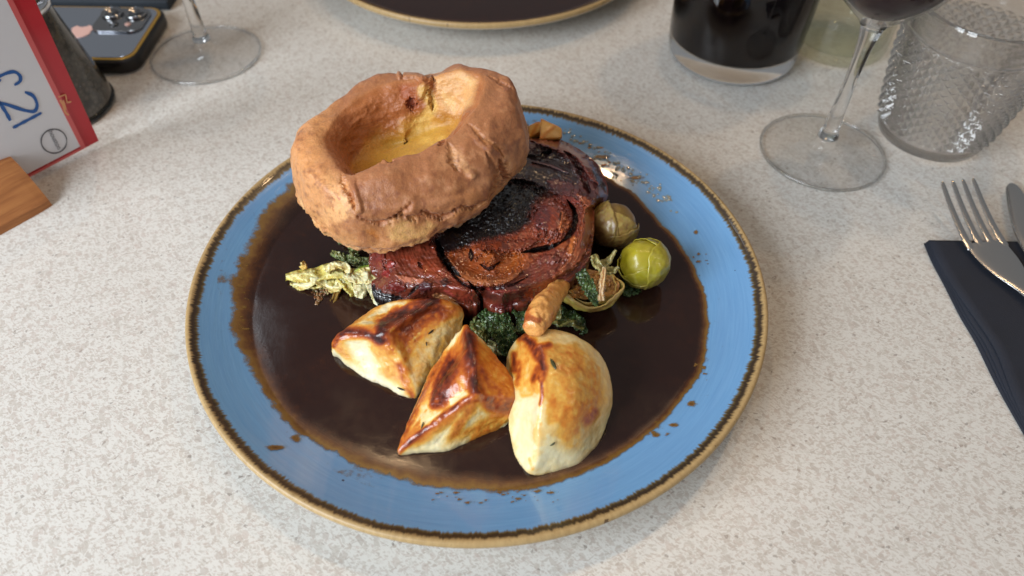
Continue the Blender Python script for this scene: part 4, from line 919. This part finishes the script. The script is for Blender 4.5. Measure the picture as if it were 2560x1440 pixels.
# ================================================================== FAT BUBBLES ON THE RIM
m, nt, b = new_mat('fat_bubble'); b.inputs['Base Color'].default_value = (.90, .82, .60, 1); b.inputs['Transmission Weight'].default_value = .75; b.inputs['Roughness'].default_value = .10; b.inputs['Coat Weight'].default_value = 1; b.inputs['Coat IOR'].default_value = 1.9; b.inputs['IOR'].default_value = 1.42; M_bub = m
chain = np.array([(1421, 330), (1432, 338), (1444, 352), (1430, 356), (1466, 356), (1478, 362), (1495, 372), (1512, 380), (1500, 398), (1508, 394), (1540, 408), (1556, 420), (1546, 430), (1545, 436), (1566, 424), (1582, 432), (1600, 436), (1574, 448), (1578, 454), (1590, 456), (1614, 456), (1622, 470), (1628, 476), (1646, 468), (1640, 490), (1650, 498), (1662, 496), (1668, 500), (1676, 502), (1692, 530)], float)
Vb = []; Fb = []; off = 0; ico = bmesh.new(); bmesh.ops.create_icosphere(ico, subdivisions=2, radius=1); iv = np.array([v.co for v in ico.verts]); fi = [[v.index for v in f.verts] for f in ico.faces]; ico.free()
for c_ in chain:
    for _ in range(RNG.integers(3, 7)):
        q = c_+RNG.normal(size=2)*np.array([7, 4]); r = RNG.uniform(.4, 1.25)*.001
        W = P(q[0], q[1], .02); 
        for _k in range(5): W = P(q[0], q[1], float(plate_inner(min(np.hypot(W[0], W[1]), .141))))
        Vb.append(iv*np.array([r, r, r*.7])+W+np.array([0, 0, r*.25])); Fb += [[i+off for i in f] for f in fi]; off += len(iv)
bub = mesh_obj('fat_bubbles', np.vstack(Vb), Fb, M_bub); tag(bub, 'string of glistening fat bubbles along the upper right rim of the plate', 'fat bubbles', kind='stuff')
tag(smear(1482, 352, 26, 9, 41.3), 'brown gravy streak behind the meat at the upper right rim', 'gravy smear', 'gravy smears on the blue rim')
tag(smear(1500, 392, 24, 9, 47.3), 'brown gravy streak beside the meat under the string of fat bubbles', 'gravy smear', 'gravy smears on the blue rim')
tag(smear(1588, 444, 26, 8, 53.3), 'brown gravy streak among the fat bubbles midway along the upper right rim', 'gravy smear', 'gravy smears on the blue rim')
# ================================================================== SECOND PLATE
pl2 = plate.copy(); COL.objects.link(pl2); pl2.location = (-.014, .386, 0); pl2.rotation_euler = (0, 0, 2.1)
tag(pl2, 'second stoneware plate, mostly out of frame at the top edge of the table', 'plate')
g2 = gravy_mesh('gravy', M_gravy, lambda a: .1368+.0006*np.sin(5*a)+0*a, (0, 0, 0), .0190); g2.location = (-.014, .386, 0)
tag(g2, 'dark gravy filling the second plate at the top edge', 'gravy')
# ================================================================== GLASSES
G_clear = glass('clear_glass', (.98, .985, .985, 1)); G_thin = thin_glass('thin_clear_glass', (.985, .985, .985, 1), 1.0, .10); G_cut = thin_glass('cut_glass', (1, 1, 1, 1), 1.3, .62); G_green = thin_glass('greenish_glass', (.955, .97, .93, 1), 1.0, .12); G_foot = thin_glass('foot_glass', (1, 1, 1, 1), 1.0, .08)
M_wine = pmat('red_wine', L4(30, 8, 13), .3, spec=.1); M_cola = pmat('dark_cola', L4(16, 9, 9), .4, spec=0)
def wine_glass(loc, lab, wine):
    r = empty('wine_glass', loc, label=lab, cat='wine glass', group='stemmed wine glasses')
    ft = smooth_prof([(0, .0006), (.020, .0007), (.036, .0005), (.0385, .0008), (.0392, .0014), (.0385, .0021), (.030, .0030), (.018, .0042), (.009, .0062), (.0066, .0090), (.0060, .0125), (0, .0130)], 6)
    ft = np.array([(max(a, 0), b) for a, b in ft]); lathe('foot', ft, G_foot, r, n=120)
    lathe('foot_rim', [(.0384, .0006), (.0392, .0004), (.0399, .0010), (.0400, .0018), (.0393, .0025), (.0385, .0023), (.0382, .0014), (.0384, .0006)], G_clear, r, n=140)
    st = smooth_prof([(0, .0131), (.0062, .0131), (.0050, .020), (.0040, .040), (.0038, .060), (.0046, .078), (.0064, .088), (.0070, .0905), (0, .0908)], 6)
    lathe('stem', np.array([(max(a, 0), b) for a, b in st]), G_clear, r, n=48)
    ou = [(0, .0909), (.0075, .0912), (.011, .0945), (.0185, .101), (.0285, .111), (.0355, .125), (.0385, .143), (.0380, .165), (.034, .195)]
    inn = [(.0328, .195), (.0367, .165), (.0371, .143), (.0341, .1262), (.0272, .1128), (.0172, .1028), (.009, .0975), (0, .0966)]
    pr = np.vstack([smooth_prof(ou, 5), smooth_prof(inn, 5)]); pr[:, 0] = np.maximum(pr[:, 0], 0); lathe('bowl', pr, G_thin, r, n=120)
    if wine:
        p2 = np.vstack([smooth_prof([(0, .0962), (.0092, .0972), (.0175, .1025), (.0275, .1125), (.0345, .126), (.0375, .143)], 5), [(0, .143)]]); p2[:, 0] = np.maximum(p2[:, 0], 0)
        wn = lathe('red_wine', p2, M_wine, None, n=96, loc=(0, 0, 0)); wn.location = loc; tag(wn, 'red wine filling the stemmed glass on the right', 'wine')
    return r
wine_glass((.217, .129, 0), 'stemmed glass of red wine standing right of the plate', True)
wine_glass((-.213, .233, 0), 'empty stemmed wine glass standing beside the phone', False)
# tumbler with dark drink
tb = empty('tumbler', (.179, .246, 0), label='thick based straight tumbler holding a dark drink', cat='glass')
pr = np.vstack([smooth_prof([(0, .0010), (.030, .0008), (.0425, .0010), (.0462, .0035), (.0475, .009), (.0485, .02)], 6), [(.0520, .145), (.0505, .146), (.0490, .145)], smooth_prof([(.0458, .02), (.0448, .0165), (.041, .0150), (.02, .0145), (0, .0143)], 5)])
pr[:, 0] = np.maximum(pr[:, 0], 0); lathe('glass_wall', pr, G_clear, tb, n=140)
pr = np.vstack([smooth_prof([(0, .0146), (.02, .0148), (.041, .0153), (.0450, .0168), (.0461, .0205)], 5), [(.0487, .120), (0, .120)]]); pr[:, 0] = np.maximum(pr[:, 0], 0)
ck = lathe('dark_drink', pr, M_cola, n=120); ck.location = (.179, .246, 0); tag(ck, 'dark brown drink filling the straight tumbler', 'drink')
# clear bottle base
bt = empty('bottle', (.262, .262, 0), label='clear greenish bottle standing behind the wine glass stem', cat='bottle')
pr = np.vstack([smooth_prof([(0, .006), (.02, .0035), (.030, .0008), (.0345, .0010), (.0368, .004), (.0372, .010)], 6), [(.0372, .17), (.0350, .17)], smooth_prof([(.0350, .012), (.032, .0085), (.018, .0105), (0, .0125)], 5)])
pr[:, 0] = np.maximum(pr[:, 0], 0); lathe('bottle_wall', pr, G_green, bt, n=120)
# diamond-cut tumbler
def diamond():
    r = empty('cut_glass_tumbler', (.2935, .150, 0), label='clear tumbler covered in diamond cut facets, at the right edge above the fork', cat='glass')
    nth, nz = 34*8, 190; a = np.linspace(0, 2*math.pi, nth, endpoint=False)[:, None]; z = np.linspace(.010, .074, nz)[None]
    R = .0338+.0075*sst(0, .075, z)+.0008*np.sin(z*40)
    u = a/(2*math.pi)*34; v = (z-.010)/.0066
    p, q = (u+v), (u-v)
    tri = lambda t: 1-np.abs(2*(t-np.floor(t))-1)
    h = np.minimum(tri(p), tri(q)); R = R-.0006+.0034*h*sst(.010, .014, z)*sst(.074, .070, z)
    V = np.stack([R*np.cos(a), R*np.sin(a), z+0*a], -1)
    def ring(rad, zz): return np.stack([rad*np.cos(a[:, 0]), rad*np.sin(a[:, 0]), zz+0*a[:, 0]], -1)[:, None]
    low = [ring(x, y) for x, y in ((.0001, .0012), (.022, .0010), (.0285, .0008), (.0325, .0025), (.0338, .006), (.0338, .0085))]
    upp = [ring(x, y) for x, y in ((.0418, .0755), (.0424, .077), (.0428, .0905), (.0422, .0925), (.0408, .0925), (.0400, .0905))]
    inn = [ring(.0392-.0072*t, .085-.076*t) for t in np.linspace(0, 1, 10)]+[ring(x, y) for x, y in ((.029, .0066), (.0001, .0060))]
    full = np.concatenate(low+[V]+upp+inn, 1)
    o = grid_obj('glass_wall', full, G_cut, r, cu=True, smooth=False); fix_normals(o)
    return r
diamond()
# ================================================================== PHONE
ph = empty('phone', (-.330, .2445, 0), label='mirror backed phone in a black case lying face down beside the wine glass', cat='phone')
M_case = pmat('black_case', L4(22, 20, 20), .35); M_mirror = pmat('mirror_back', L4(206, 212, 224), .06, metal=1); M_lamplit = pmat('lamplit_edge', L4(244, 190, 92), .3, metal=1)
M_rose = pmat('rose_metal', L4(205, 165, 155), .3); M_lens = pmat('lens', L4(40, 40, 44), .05, coat=1); M_bump = pmat('camera_plate', L4(166, 166, 168), .12, metal=1)
def rounded(name, cx, cy, z0, z1, sx, sy, r, mat, parent, bev=.0012, hole=None):
    bm = bmesh.new(); vs_ = []
    for (qx, qy, a0) in ((1, 1, 0), (-1, 1, 90), (-1, -1, 180), (1, -1, 270)):
        for k in range(9):
            a = math.radians(a0+k*90/8); vs_.append(bm.verts.new((cx+qx*(sx/2-r)+r*math.cos(a), cy+qy*(sy/2-r)+r*math.sin(a), z0)))
    f = bm.faces.new(vs_); e = bmesh.ops.extrude_face_region(bm, geom=[f]); 
    for v in e['geom']:
        if isinstance(v, bmesh.types.BMVert): v.co.z = z1
    bmesh.ops.recalc_face_normals(bm, faces=bm.faces)
    if bev:
        bmesh.ops.bevel(bm, geom=[ed for ed in bm.edges if abs(ed.verts[0].co.z-ed.verts[1].co.z) < 1e-6], offset=bev, segments=3, affect='EDGES', profile=.5)
    return bm_obj(name, bm, mat, parent, smooth=False)
rounded('case', 0, 0, .0004, .0104, .152, .0780, .013, M_case, ph, .0025)
rounded('lamplit_frame', 0, 0, .0105, .0111, .1475, .0738, .0115, M_lamplit, ph, .0003)  # gold colour paints the warm lamp light along the phone edge
rounded('back_glass', 0, 0, .01112, .0116, .1430, .0696, .0100, M_mirror, ph, .0002)
rounded('camera_plate', .0490, .0150, .0117, .0131, .0375, .0340, .0085, M_bump, ph, .0006)
for (x, y, rr) in ((.0395, .0225, .0068), (.0575, .0225, .0068)):
    l = lathe('lens_ring', [(0, .0132), (rr+.0012, .0132), (rr+.0012, .0148), (rr+.0004, .0152), (rr, .0150), (rr-.0004, .0142), (0, .0142)], M_bump, ph, n=40, loc=(x, y, 0))
    lathe('lens', [(0, .0143), (rr-.0022, .0143), (rr-.0022, .0146), (0, .0147)], M_lens, ph, n=32, loc=(x, y, 0))
for (x, y, rr) in ((.046, .0075, .0036), (.0565, .0075, .0022)): lathe('flash', [(0, .0132), (rr, .0132), (rr*.9, .0138), (0, .0136)], M_lens if rr > .003 else M_rose, ph, n=32, loc=(x, y, 0))
# bitten apple emblem, rotated a quarter turn
def emblem():
    a = np.linspace(0, 2*math.pi, 60, endpoint=False); R = .0088*(1+.05*np.cos(2*a)+.0*a); x = R*np.cos(a); y = R*np.sin(a)*1.02
    dent = np.exp(-((a-math.pi/2)/.28)**2); y = y-.0022*dent; dent2 = np.exp(-((a-3*math.pi/2)/.22)**2); y = y+.0010*dent2
    bx, by = .0105, .0010; d = np.hypot(x-bx, y-by); m = d < .0050; x = np.where(m, bx+(x-bx)/d*.0050, x); y = np.where(m, by+(y-by)/d*.0050, y)
    pts = list(zip(x, y)); leaf = [(0.0, .0092), (.0012, .0112), (.0036, .0128), (.0038, .0108), (.0022, .0094)]
    def ex(P_):
        bm = bmesh.new(); v = [bm.verts.new((-(p_[1]), p_[0], .01166)) for p_ in P_]; f = bm.faces.new(v); e = bmesh.ops.extrude_face_region(bm, geom=[f])
        for g in e['geom']:
            if isinstance(g, bmesh.types.BMVert): g.co.z = .0119
        bmesh.ops.recalc_face_normals(bm, faces=bm.faces); return bm
    b1 = ex(pts); me = bpy.data.meshes.new('tmp'); b2 = ex(leaf); b2.to_mesh(me); b1.from_mesh(me); b2.free()
    o = bm_obj('emblem', b1, M_rose, ph); o.location = (.0235, -.0005, 0); return o
emblem()
bm_obj('charging_port', box_bm(.0, -.0392, .0058, .0145, .0012, .0040, .0003), pmat('port', L4(6, 6, 6), .5), ph).location = (.052, 0, 0)
dk = bm_obj('folded_napkin', box_bm(-.355, .322, .004, .19, .05, .008, .002), bump_on(pmat('dark_cloth', L4(30, 38, 46), .8), 900, .0004))
tag(dk, 'dark folded napkin at the top left corner behind the phone', 'napkin')
# ================================================================== PEPPER MILL
pm = empty('pepper_mill', (-.2945, .1665, 0), label='glass pepper mill full of dark peppercorns behind the red menu card', cat='pepper mill')
M_mill, nt, b = new_mat('smoky_mill_glass'); b.inputs['Specular IOR Level'].default_value = .6; b.inputs['Roughness'].default_value = .18; b.inputs['Coat Weight'].default_value = .6
tc = nd(nt, 'ShaderNodeTexCoord'); vo = nd(nt, 'ShaderNodeTexVoronoi', feature='F1'); vo.inputs['Scale'].default_value = 330; nt.links.new(tc.outputs['Object'], vo.inputs['Vector'])
cc = ramp(nt, vo.outputs['Distance'], [(0, L4(84, 80, 70)), (.5, L4(60, 57, 50)), (1, L4(36, 34, 30))]); nt.links.new(cc, b.inputs['Base Color'])
lathe('mill_body', smooth_prof([(0, .001), (.028, .0006), (.0335, .002), (.0345, .006), (.0335, .014), (.0305, .030), (.0265, .050), (.0225, .0700)], 6).clip(min=0), M_mill, pm, n=90)
lathe('foot_ring', [(.030, .0004), (.0352, .0006), (.0360, .002), (.0352, .0042), (.0346, .0042)], glass('mill_foot', (.75, .8, .78, 1)), pm, n=90)
lathe('collar', [(.0, .0701), (.0240, .0701), (.0246, .072), (.0240, .0775), (.0215, .0775), (0, .0776)], pmat('chrome', L4(226, 228, 232), .08, metal=1), pm, n=90)
lathe('mill_top', smooth_prof([(0, .0778), (.0215, .0778), (.0218, .086), (.0200, .115), (.017, .135), (0, .142)], 6).clip(min=0), pmat('mill_cap', L4(118, 106, 86), .4), pm, n=90)
# ================================================================== MENU CARD AND WOOD BLOCK
z0 = .0045
A0 = P(247, 352, z0); e_ = P(92, 433, z0)-A0; e_[2] = 0; e_ /= np.linalg.norm(e_); up_ = np.array([.045, .0, 1.0]); up_ /= np.linalg.norm(up_)
nr_ = np.cross(e_, up_); nr_ /= np.linalg.norm(nr_)
if nr_@(CC-A0) < 0: nr_ = -nr_
def on_card(px, py, off=0.0):      # pixel ray meets the card plane
    d = P(px, py, 0.0)-CC; o = A0+nr_*off; return CC+d*(((o-CC)@nr_)/(d@nr_))
mc = empty('menu_card', tuple(A0), label='laminated white menu card with red border and blue handwriting, held in a wooden block', cat='menu card')
PI_ = Matrix.Translation(-Vector(tuple(A0)))
def put(o): o.parent = mc; o.matrix_parent_inverse = PI_; return o
M_red, nt_, b_ = new_mat('red_card'); b_.inputs['Roughness'].default_value = .35; b_.inputs['Coat Weight'].default_value = .3; nt_.links.new(mix_n(nt_, noise_n(nt_, 40, 3), L4(176, 22, 38), L4(192, 34, 48)), b_.inputs['Base Color'])
M_paper, nt_, b_ = new_mat('white_paper'); b_.inputs['Roughness'].default_value = .45; nt_.links.new(mix_n(nt_, noise_n(nt_, 30, 3), L4(206, 206, 212), L4(216, 216, 220)), b_.inputs['Base Color'])
M_ink = pmat('blue_ink', L4(14, 82, 152), .4); M_grey = pmat('grey_print', L4(84, 82, 88), .6); M_edge = pmat('red_edge', L4(204, 92, 92), .35); M_tan = pmat('tan_print', L4(214, 150, 104), .5)
def slab(name, corners, off0, off1, mat):
    v = [tuple(c+nr_*off0) for c in corners]+[tuple(c+nr_*off1) for c in corners]; n_ = len(corners)
    f = [list(range(n_))[::-1], list(range(n_, 2*n_))]+[[i, (i+1) % n_, n_+(i+1) % n_, n_+i] for i in range(n_)]
    o = mesh_obj(name, v, f, mat, smooth=False); fix_normals(o); return put(o)
def cp(u, v): return A0+e_*u+up_*v
slab('backing', [cp(0, 0), cp(.130, 0), cp(.130, .17), cp(0, .17)], -.0016, 0, M_red)
c1 = on_card(200, 367, 0); c2 = on_card(14, 14, 0)
uu = (c1-A0)@e_; vv = max((c1-A0)@up_, .003); u2 = uu
slab('paper', [cp(uu, vv), cp(.126, vv), cp(.126, .125), cp(uu+.002, .125)], .0002, .0006, M_paper)
slab('laminate_edge', [cp(uu-.0028, vv-.001), cp(uu, vv-.001), cp(uu+.002, .128), cp(uu-.0008, .128)], .0002, .0008, M_edge)
slab('laminate_edge', [cp(uu-.0028, 0.0004), cp(.128, .0004), cp(.128, vv-.0012), cp(uu-.0028, vv-.0012)], .0002, .0008, M_edge)
def ink(name, pts, wpx, mat, n=40):
    C_ = resample_open(np.array(pts, float), n) if len(pts) > 2 else np.array([np.array(pts[0])*(1-t)+np.array(pts[1])*t for t in np.linspace(0, 1, n)], float)
    T = np.gradient(C_, axis=0); T /= np.maximum(np.linalg.norm(T, axis=1)[:, None], 1e-9); S_ = np.stack([-T[:, 1], T[:, 0]], -1); vs_ = []; w0 = wpx/2
    for i in range(n):
        k = w0*(1+.12*math.sin(i*.5))*min(1, .45+2.2*math.sin(math.pi*(i+.6)/(n+.2)))
        vs_.append(on_card(*(C_[i]-S_[i]*k), .0009)); vs_.append(on_card(*(C_[i]+S_[i]*k), .0009))
    return put(mesh_obj(name, vs_, [[2*i, 2*i+1, 2*i+3, 2*i+2] for i in range(n-1)], mat, smooth=False))
ink('handwriting', [(-26, 200), (0, 190), (20, 182), (37, 180), (50, 190), (50, 203), (36, 213)], 8.5, M_ink)
ink('handwriting', [(-14, 214), (2, 198)], 7, M_ink)
ink('handwriting', [(62, 230), (83, 240), (93, 262), (86, 278), (66, 277), (42, 270), (12, 260), (-14, 256)], 8.5, M_ink)
ink('handwriting', [(-6, 252), (6, 267), (19, 288), (26, 302)], 9, M_ink)
ink('handwriting', [(32, 320), (104, 282)], 7.5, M_ink)
ink('logo_ring', [(135+32*math.cos(t), 353-30*math.sin(t)+0) for t in np.linspace(0, 2*math.pi+.12, 26)], 3.2, M_grey, 90)
tx = bpy.data.curves.new('logo_text', 'FONT'); tx.body = 'houston'; tx.size = .0042; tx.extrude = .00002; tx.align_x = 'CENTER'; tx.align_y = 'CENTER'
to = bpy.data.objects.new('logo_text', tx); COL.objects.link(to)
dir_ = on_card(150, 378, .001)-on_card(124, 326, .001); dir_ /= np.linalg.norm(dir_); yv = np.cross(nr_, dir_); yv /= np.linalg.norm(yv)
Mt = Matrix.Identity(4); ctr = on_card(138, 350, .001)
for i in range(3): Mt[i][0], Mt[i][1], Mt[i][2], Mt[i][3] = dir_[i], yv[i], nr_[i], ctr[i]
bpy.context.view_layer.update()
me = bpy.data.meshes.new_from_object(to.evaluated_get(bpy.context.evaluated_depsgraph_get())); bpy.data.objects.remove(to)
me.transform(Mt); me.materials.clear(); me.materials.append(M_grey); lo = bpy.data.objects.new('logo_text', me); COL.objects.link(lo); put(lo)
for pts_, w_ in (([(146, 243), (164, 236)], 3), ([(164, 237), (168, 258)], 3), ([(170, 256), (178, 254)], 4), ([(150, 250), (158, 262), (163, 280), (172, 288)], 5), ([(158, 250), (166, 274)], 3)): ink('tan_mark', pts_, w_, M_tan, 12)
# wood block
M_wood, nt, b = new_mat('oak_block'); tc = nd(nt, 'ShaderNodeTexCoord'); mp = nd(nt, 'ShaderNodeMapping'); mp.inputs['Rotation'].default_value = (0, 0, -math.atan2(e_[1], e_[0])); nt.links.new(tc.outputs['Object'], mp.inputs[0])
mp2 = nd(nt, 'ShaderNodeMapping'); mp2.inputs['Scale'].default_value = (16, 260, 260); nt.links.new(mp.outputs[0], mp2.inputs[0])
g_ = noise_n(nt, 1, 6, .65, mp2.outputs[0], .6); cc = ramp(nt, g_, [(.25, L4(112, 66, 34)), (.5, L4(158, 100, 54)), (.75, L4(184, 126, 72))])
nt.links.new(cc, b.inputs['Base Color']); b.inputs['Roughness'].default_value = .5
bp = nd(nt, 'ShaderNodeBump'); bp.inputs['Distance'].default_value = .0003; nt.links.new(g_, bp.inputs['Height']); nt.links.new(bp.outputs[0], b.inputs['Normal'])
B0 = P(133, 515, 0.0); hn = np.array([nr_[0], nr_[1], 0]); hn /= np.linalg.norm(hn)
Bt = None
for h_ in np.linspace(.01, .06, 101):
    T_ = P(28, 391, h_); 
    if Bt is None or abs((T_-B0)@e_) < Bt[0]: Bt = (abs((T_-B0)@e_), h_, (T_-B0)@hn)
print('wood block height', Bt)
hh = Bt[1]; dp = Bt[2]
prof_ = [(0, 0), (-.001, .004), (dp*.25, hh*.42), (dp*.55, hh*.74), (dp*.82, hh*.93), (dp, hh), (dp-.006, hh+.0005), (dp-.016, hh-.004), (dp-.026, hh-.016), (dp-.03, 0)]
vs_ = []; L_ = .12; ns_ = 24
for i in range(ns_+1):
    t = i/ns_; sc = 1-.05*math.exp(-t*30)
    for (o_, z_) in prof_: vs_.append(B0+hn*(o_*sc+(1-sc)*dp*.5)+e_*(t*L_)+np.array([0, 0, z_*sc]))
m_ = len(prof_); fs = [[i*m_+j, i*m_+(j+1) % m_, (i+1)*m_+(j+1) % m_, (i+1)*m_+j] for i in range(ns_) for j in range(m_)]+[list(range(m_))[::-1], [ns_*m_+j for j in range(m_)]]
wb = mesh_obj('wooden_block', vs_, fs, M_wood, smooth=False); fix_normals(wb)
tag(wb, 'rounded brown wooden block holding the menu card at the left edge', 'card holder')
# ================================================================== NAPKIN, FORK, KNIFE
M_navy, nt, b = new_mat('navy_paper'); b.inputs['Roughness'].default_value = .75
nt.links.new(mix_n(nt, noise_n(nt, 50, 4), L4(20, 24, 34), L4(27, 33, 47)), b.inputs['Base Color']); bump_on(M_navy, 1600, .0002)
nk = empty('paper_napkin', (.255, .047, 0), label='navy blue folded paper napkin under the fork at the right edge', cat='napkin')
edge = P([2310, 2330, 2362, 2400, 2440, 2490, 2560, 2700], [608, 655, 715, 790, 858, 960, 1085, 1330], .001)
for k, (z_, dx, wv) in enumerate([(.0010, 0, 0), (.0018, .0008, .0010), (.0026, .0012, .0018), (.0034, .0015, .0040)]):
    n_, m_ = 60, 30; E_ = resample_open(edge, n_); s = np.linspace(0, 1, m_)[None]
    t = np.linspace(0, 1, n_)[:, None]; bul = np.exp(-((t-.28-.05*k)/.10)**2)*wv*.5+np.exp(-((t-.62)/.14)**2)*wv
    X = E_[:, 0, None]+dx+bul+s*(.44-E_[:, 0, None]); Y = E_[:, 1, None]+0*s
    nz = fbm(np.stack([X*14, Y*14, 0*X+k], -1), 1, 3)
    lift = .0003*(1+nz)+wv*.45*np.exp(-((s)/.05)**2)*np.exp(-((t-.55)/.25)**2)
    Zv = z_+lift*.5
    V = np.stack([X, Y, Zv], -1); fold = V.copy()
    bot = V-np.array([0, 0, .0006]); full = np.concatenate([V, bot[:, ::-1]], 1); full = np.concatenate([full, full[:, :1]], 1)
    o = grid_obj('layer', full, M_navy); o.parent = nk; o.matrix_parent_inverse = Matrix.Translation(-Vector(nk.location))
    o.modifiers.new('s', 'SOLIDIFY').thickness = .00005
M_steel, nt, b = new_mat('stainless_steel'); b.inputs['Metallic'].default_value = 1; b.inputs['Base Color'].default_value = (.58, .57, .56, 1); b.inputs['Roughness'].default_value = .24
# fork in local frame: +y toward tines, origin at the tine roots
def fork():
    o0 = np.array([.2850, .0375, .0085]); tip = np.array([.2775, .0800, .02]); d = tip-o0; d[2] = 0; Lt = np.linalg.norm(d); d /= Lt; sd = np.array([d[1], -d[0], 0])
    V = []; Fc = []
    def sweep(rows):     # rows: (y, centre x, half width, z) -> closed flat bar with rounded section
        base = len(V); k = 8
        for (y, cx, hw, z, th) in rows:
            for j in range(k):
                a = 2*math.pi*j/k+math.pi/k; V.append(o0+d*y+sd*(cx+hw*np.sign(math.cos(a))*abs(math.cos(a))**.55)+np.array([0, 0, z-.0085+th*math.sin(a)]))
        n_ = len(rows)
        for i in range(n_-1):
            for j in range(k): Fc.append([base+i*k+j, base+i*k+(j+1) % k, base+(i+1)*k+(j+1) % k, base+(i+1)*k+j])
        Fc.append([base+j for j in range(k)][::-1]); Fc.append([base+(n_-1)*k+j for j in range(k)])
    def zf(y): return .0064+.0004*(y/.01)+.0120*max(y/Lt, 0)**1.5+ (.0022*max(-y/.03, 0)**1.2 if y < 0 else 0)
    W = .0128
    for i in range(4):
        cx0 = (-1.5+i)*.0069; cx1 = (-1.5+i)*.0066
        sweep([(y*Lt, cx0+(cx1-cx0)*y, .0026*(1-y)+.0015*y if y < .97 else .0008, zf(y*Lt), .0009*(1-.3*y)) for y in np.linspace(-.02, 1, 16)])
    rows = [(.0042, 0, W*.99, zf(.0042), .0008), (.0036, 0, W, zf(.0036), .0009), (.0005, 0, W, zf(0), .0009)]
    for y, hw in ((-.006, W*1.0), (-.012, W*.95), (-.018, W*.84), (-.024, W*.66), (-.030, W*.46), (-.036, W*.31), (-.045, W*.24), (-.06, W*.22), (-.09, W*.26), (-.13, W*.40)):
        rows.append((y, 0, hw, zf(max(y, -.036))+max(-(y+.036), 0)*.02, .0009+.0006*min(1, max(-y-.02, 0)/.02)))
    sweep(rows)
    o = mesh_obj('fork', V, Fc, M_steel); fix_normals(o)
    md = o.modifiers.new('sub', 'SUBSURF'); md.levels = 2; md.render_levels = 2
    return tag(o, 'steel dinner fork with four tines resting on the navy napkin', 'fork')
fork()
ke = [P(x, y, .006) for x, y in ((2514, 478), (2519, 462), (2530, 457), (2546, 466), (2570, 500), (2640, 600), (2720, 720), (2660, 760), (2590, 680), (2560, 632), (2536, 585), (2522, 535))]
kz = resample_closed(np.array(ke), 96); cen = kz.mean(0)
rings = []
for s_, dz in ((0.02, .0012), (.7, .0012), (.93, .0009), (.985, .0004), (1.0, 0), (.985, -.0004), (.9, -.0012), (.02, -.0012)):
    q = cen+(kz-cen)*s_; q = q.copy(); q[:, 2] += dz; rings.append(q)
kn = grid_obj('knife', np.stack(rings, 1), M_steel, cu=True); fix_normals(kn); tag(kn, 'rounded steel knife blade lying beside the fork at the right edge', 'knife')
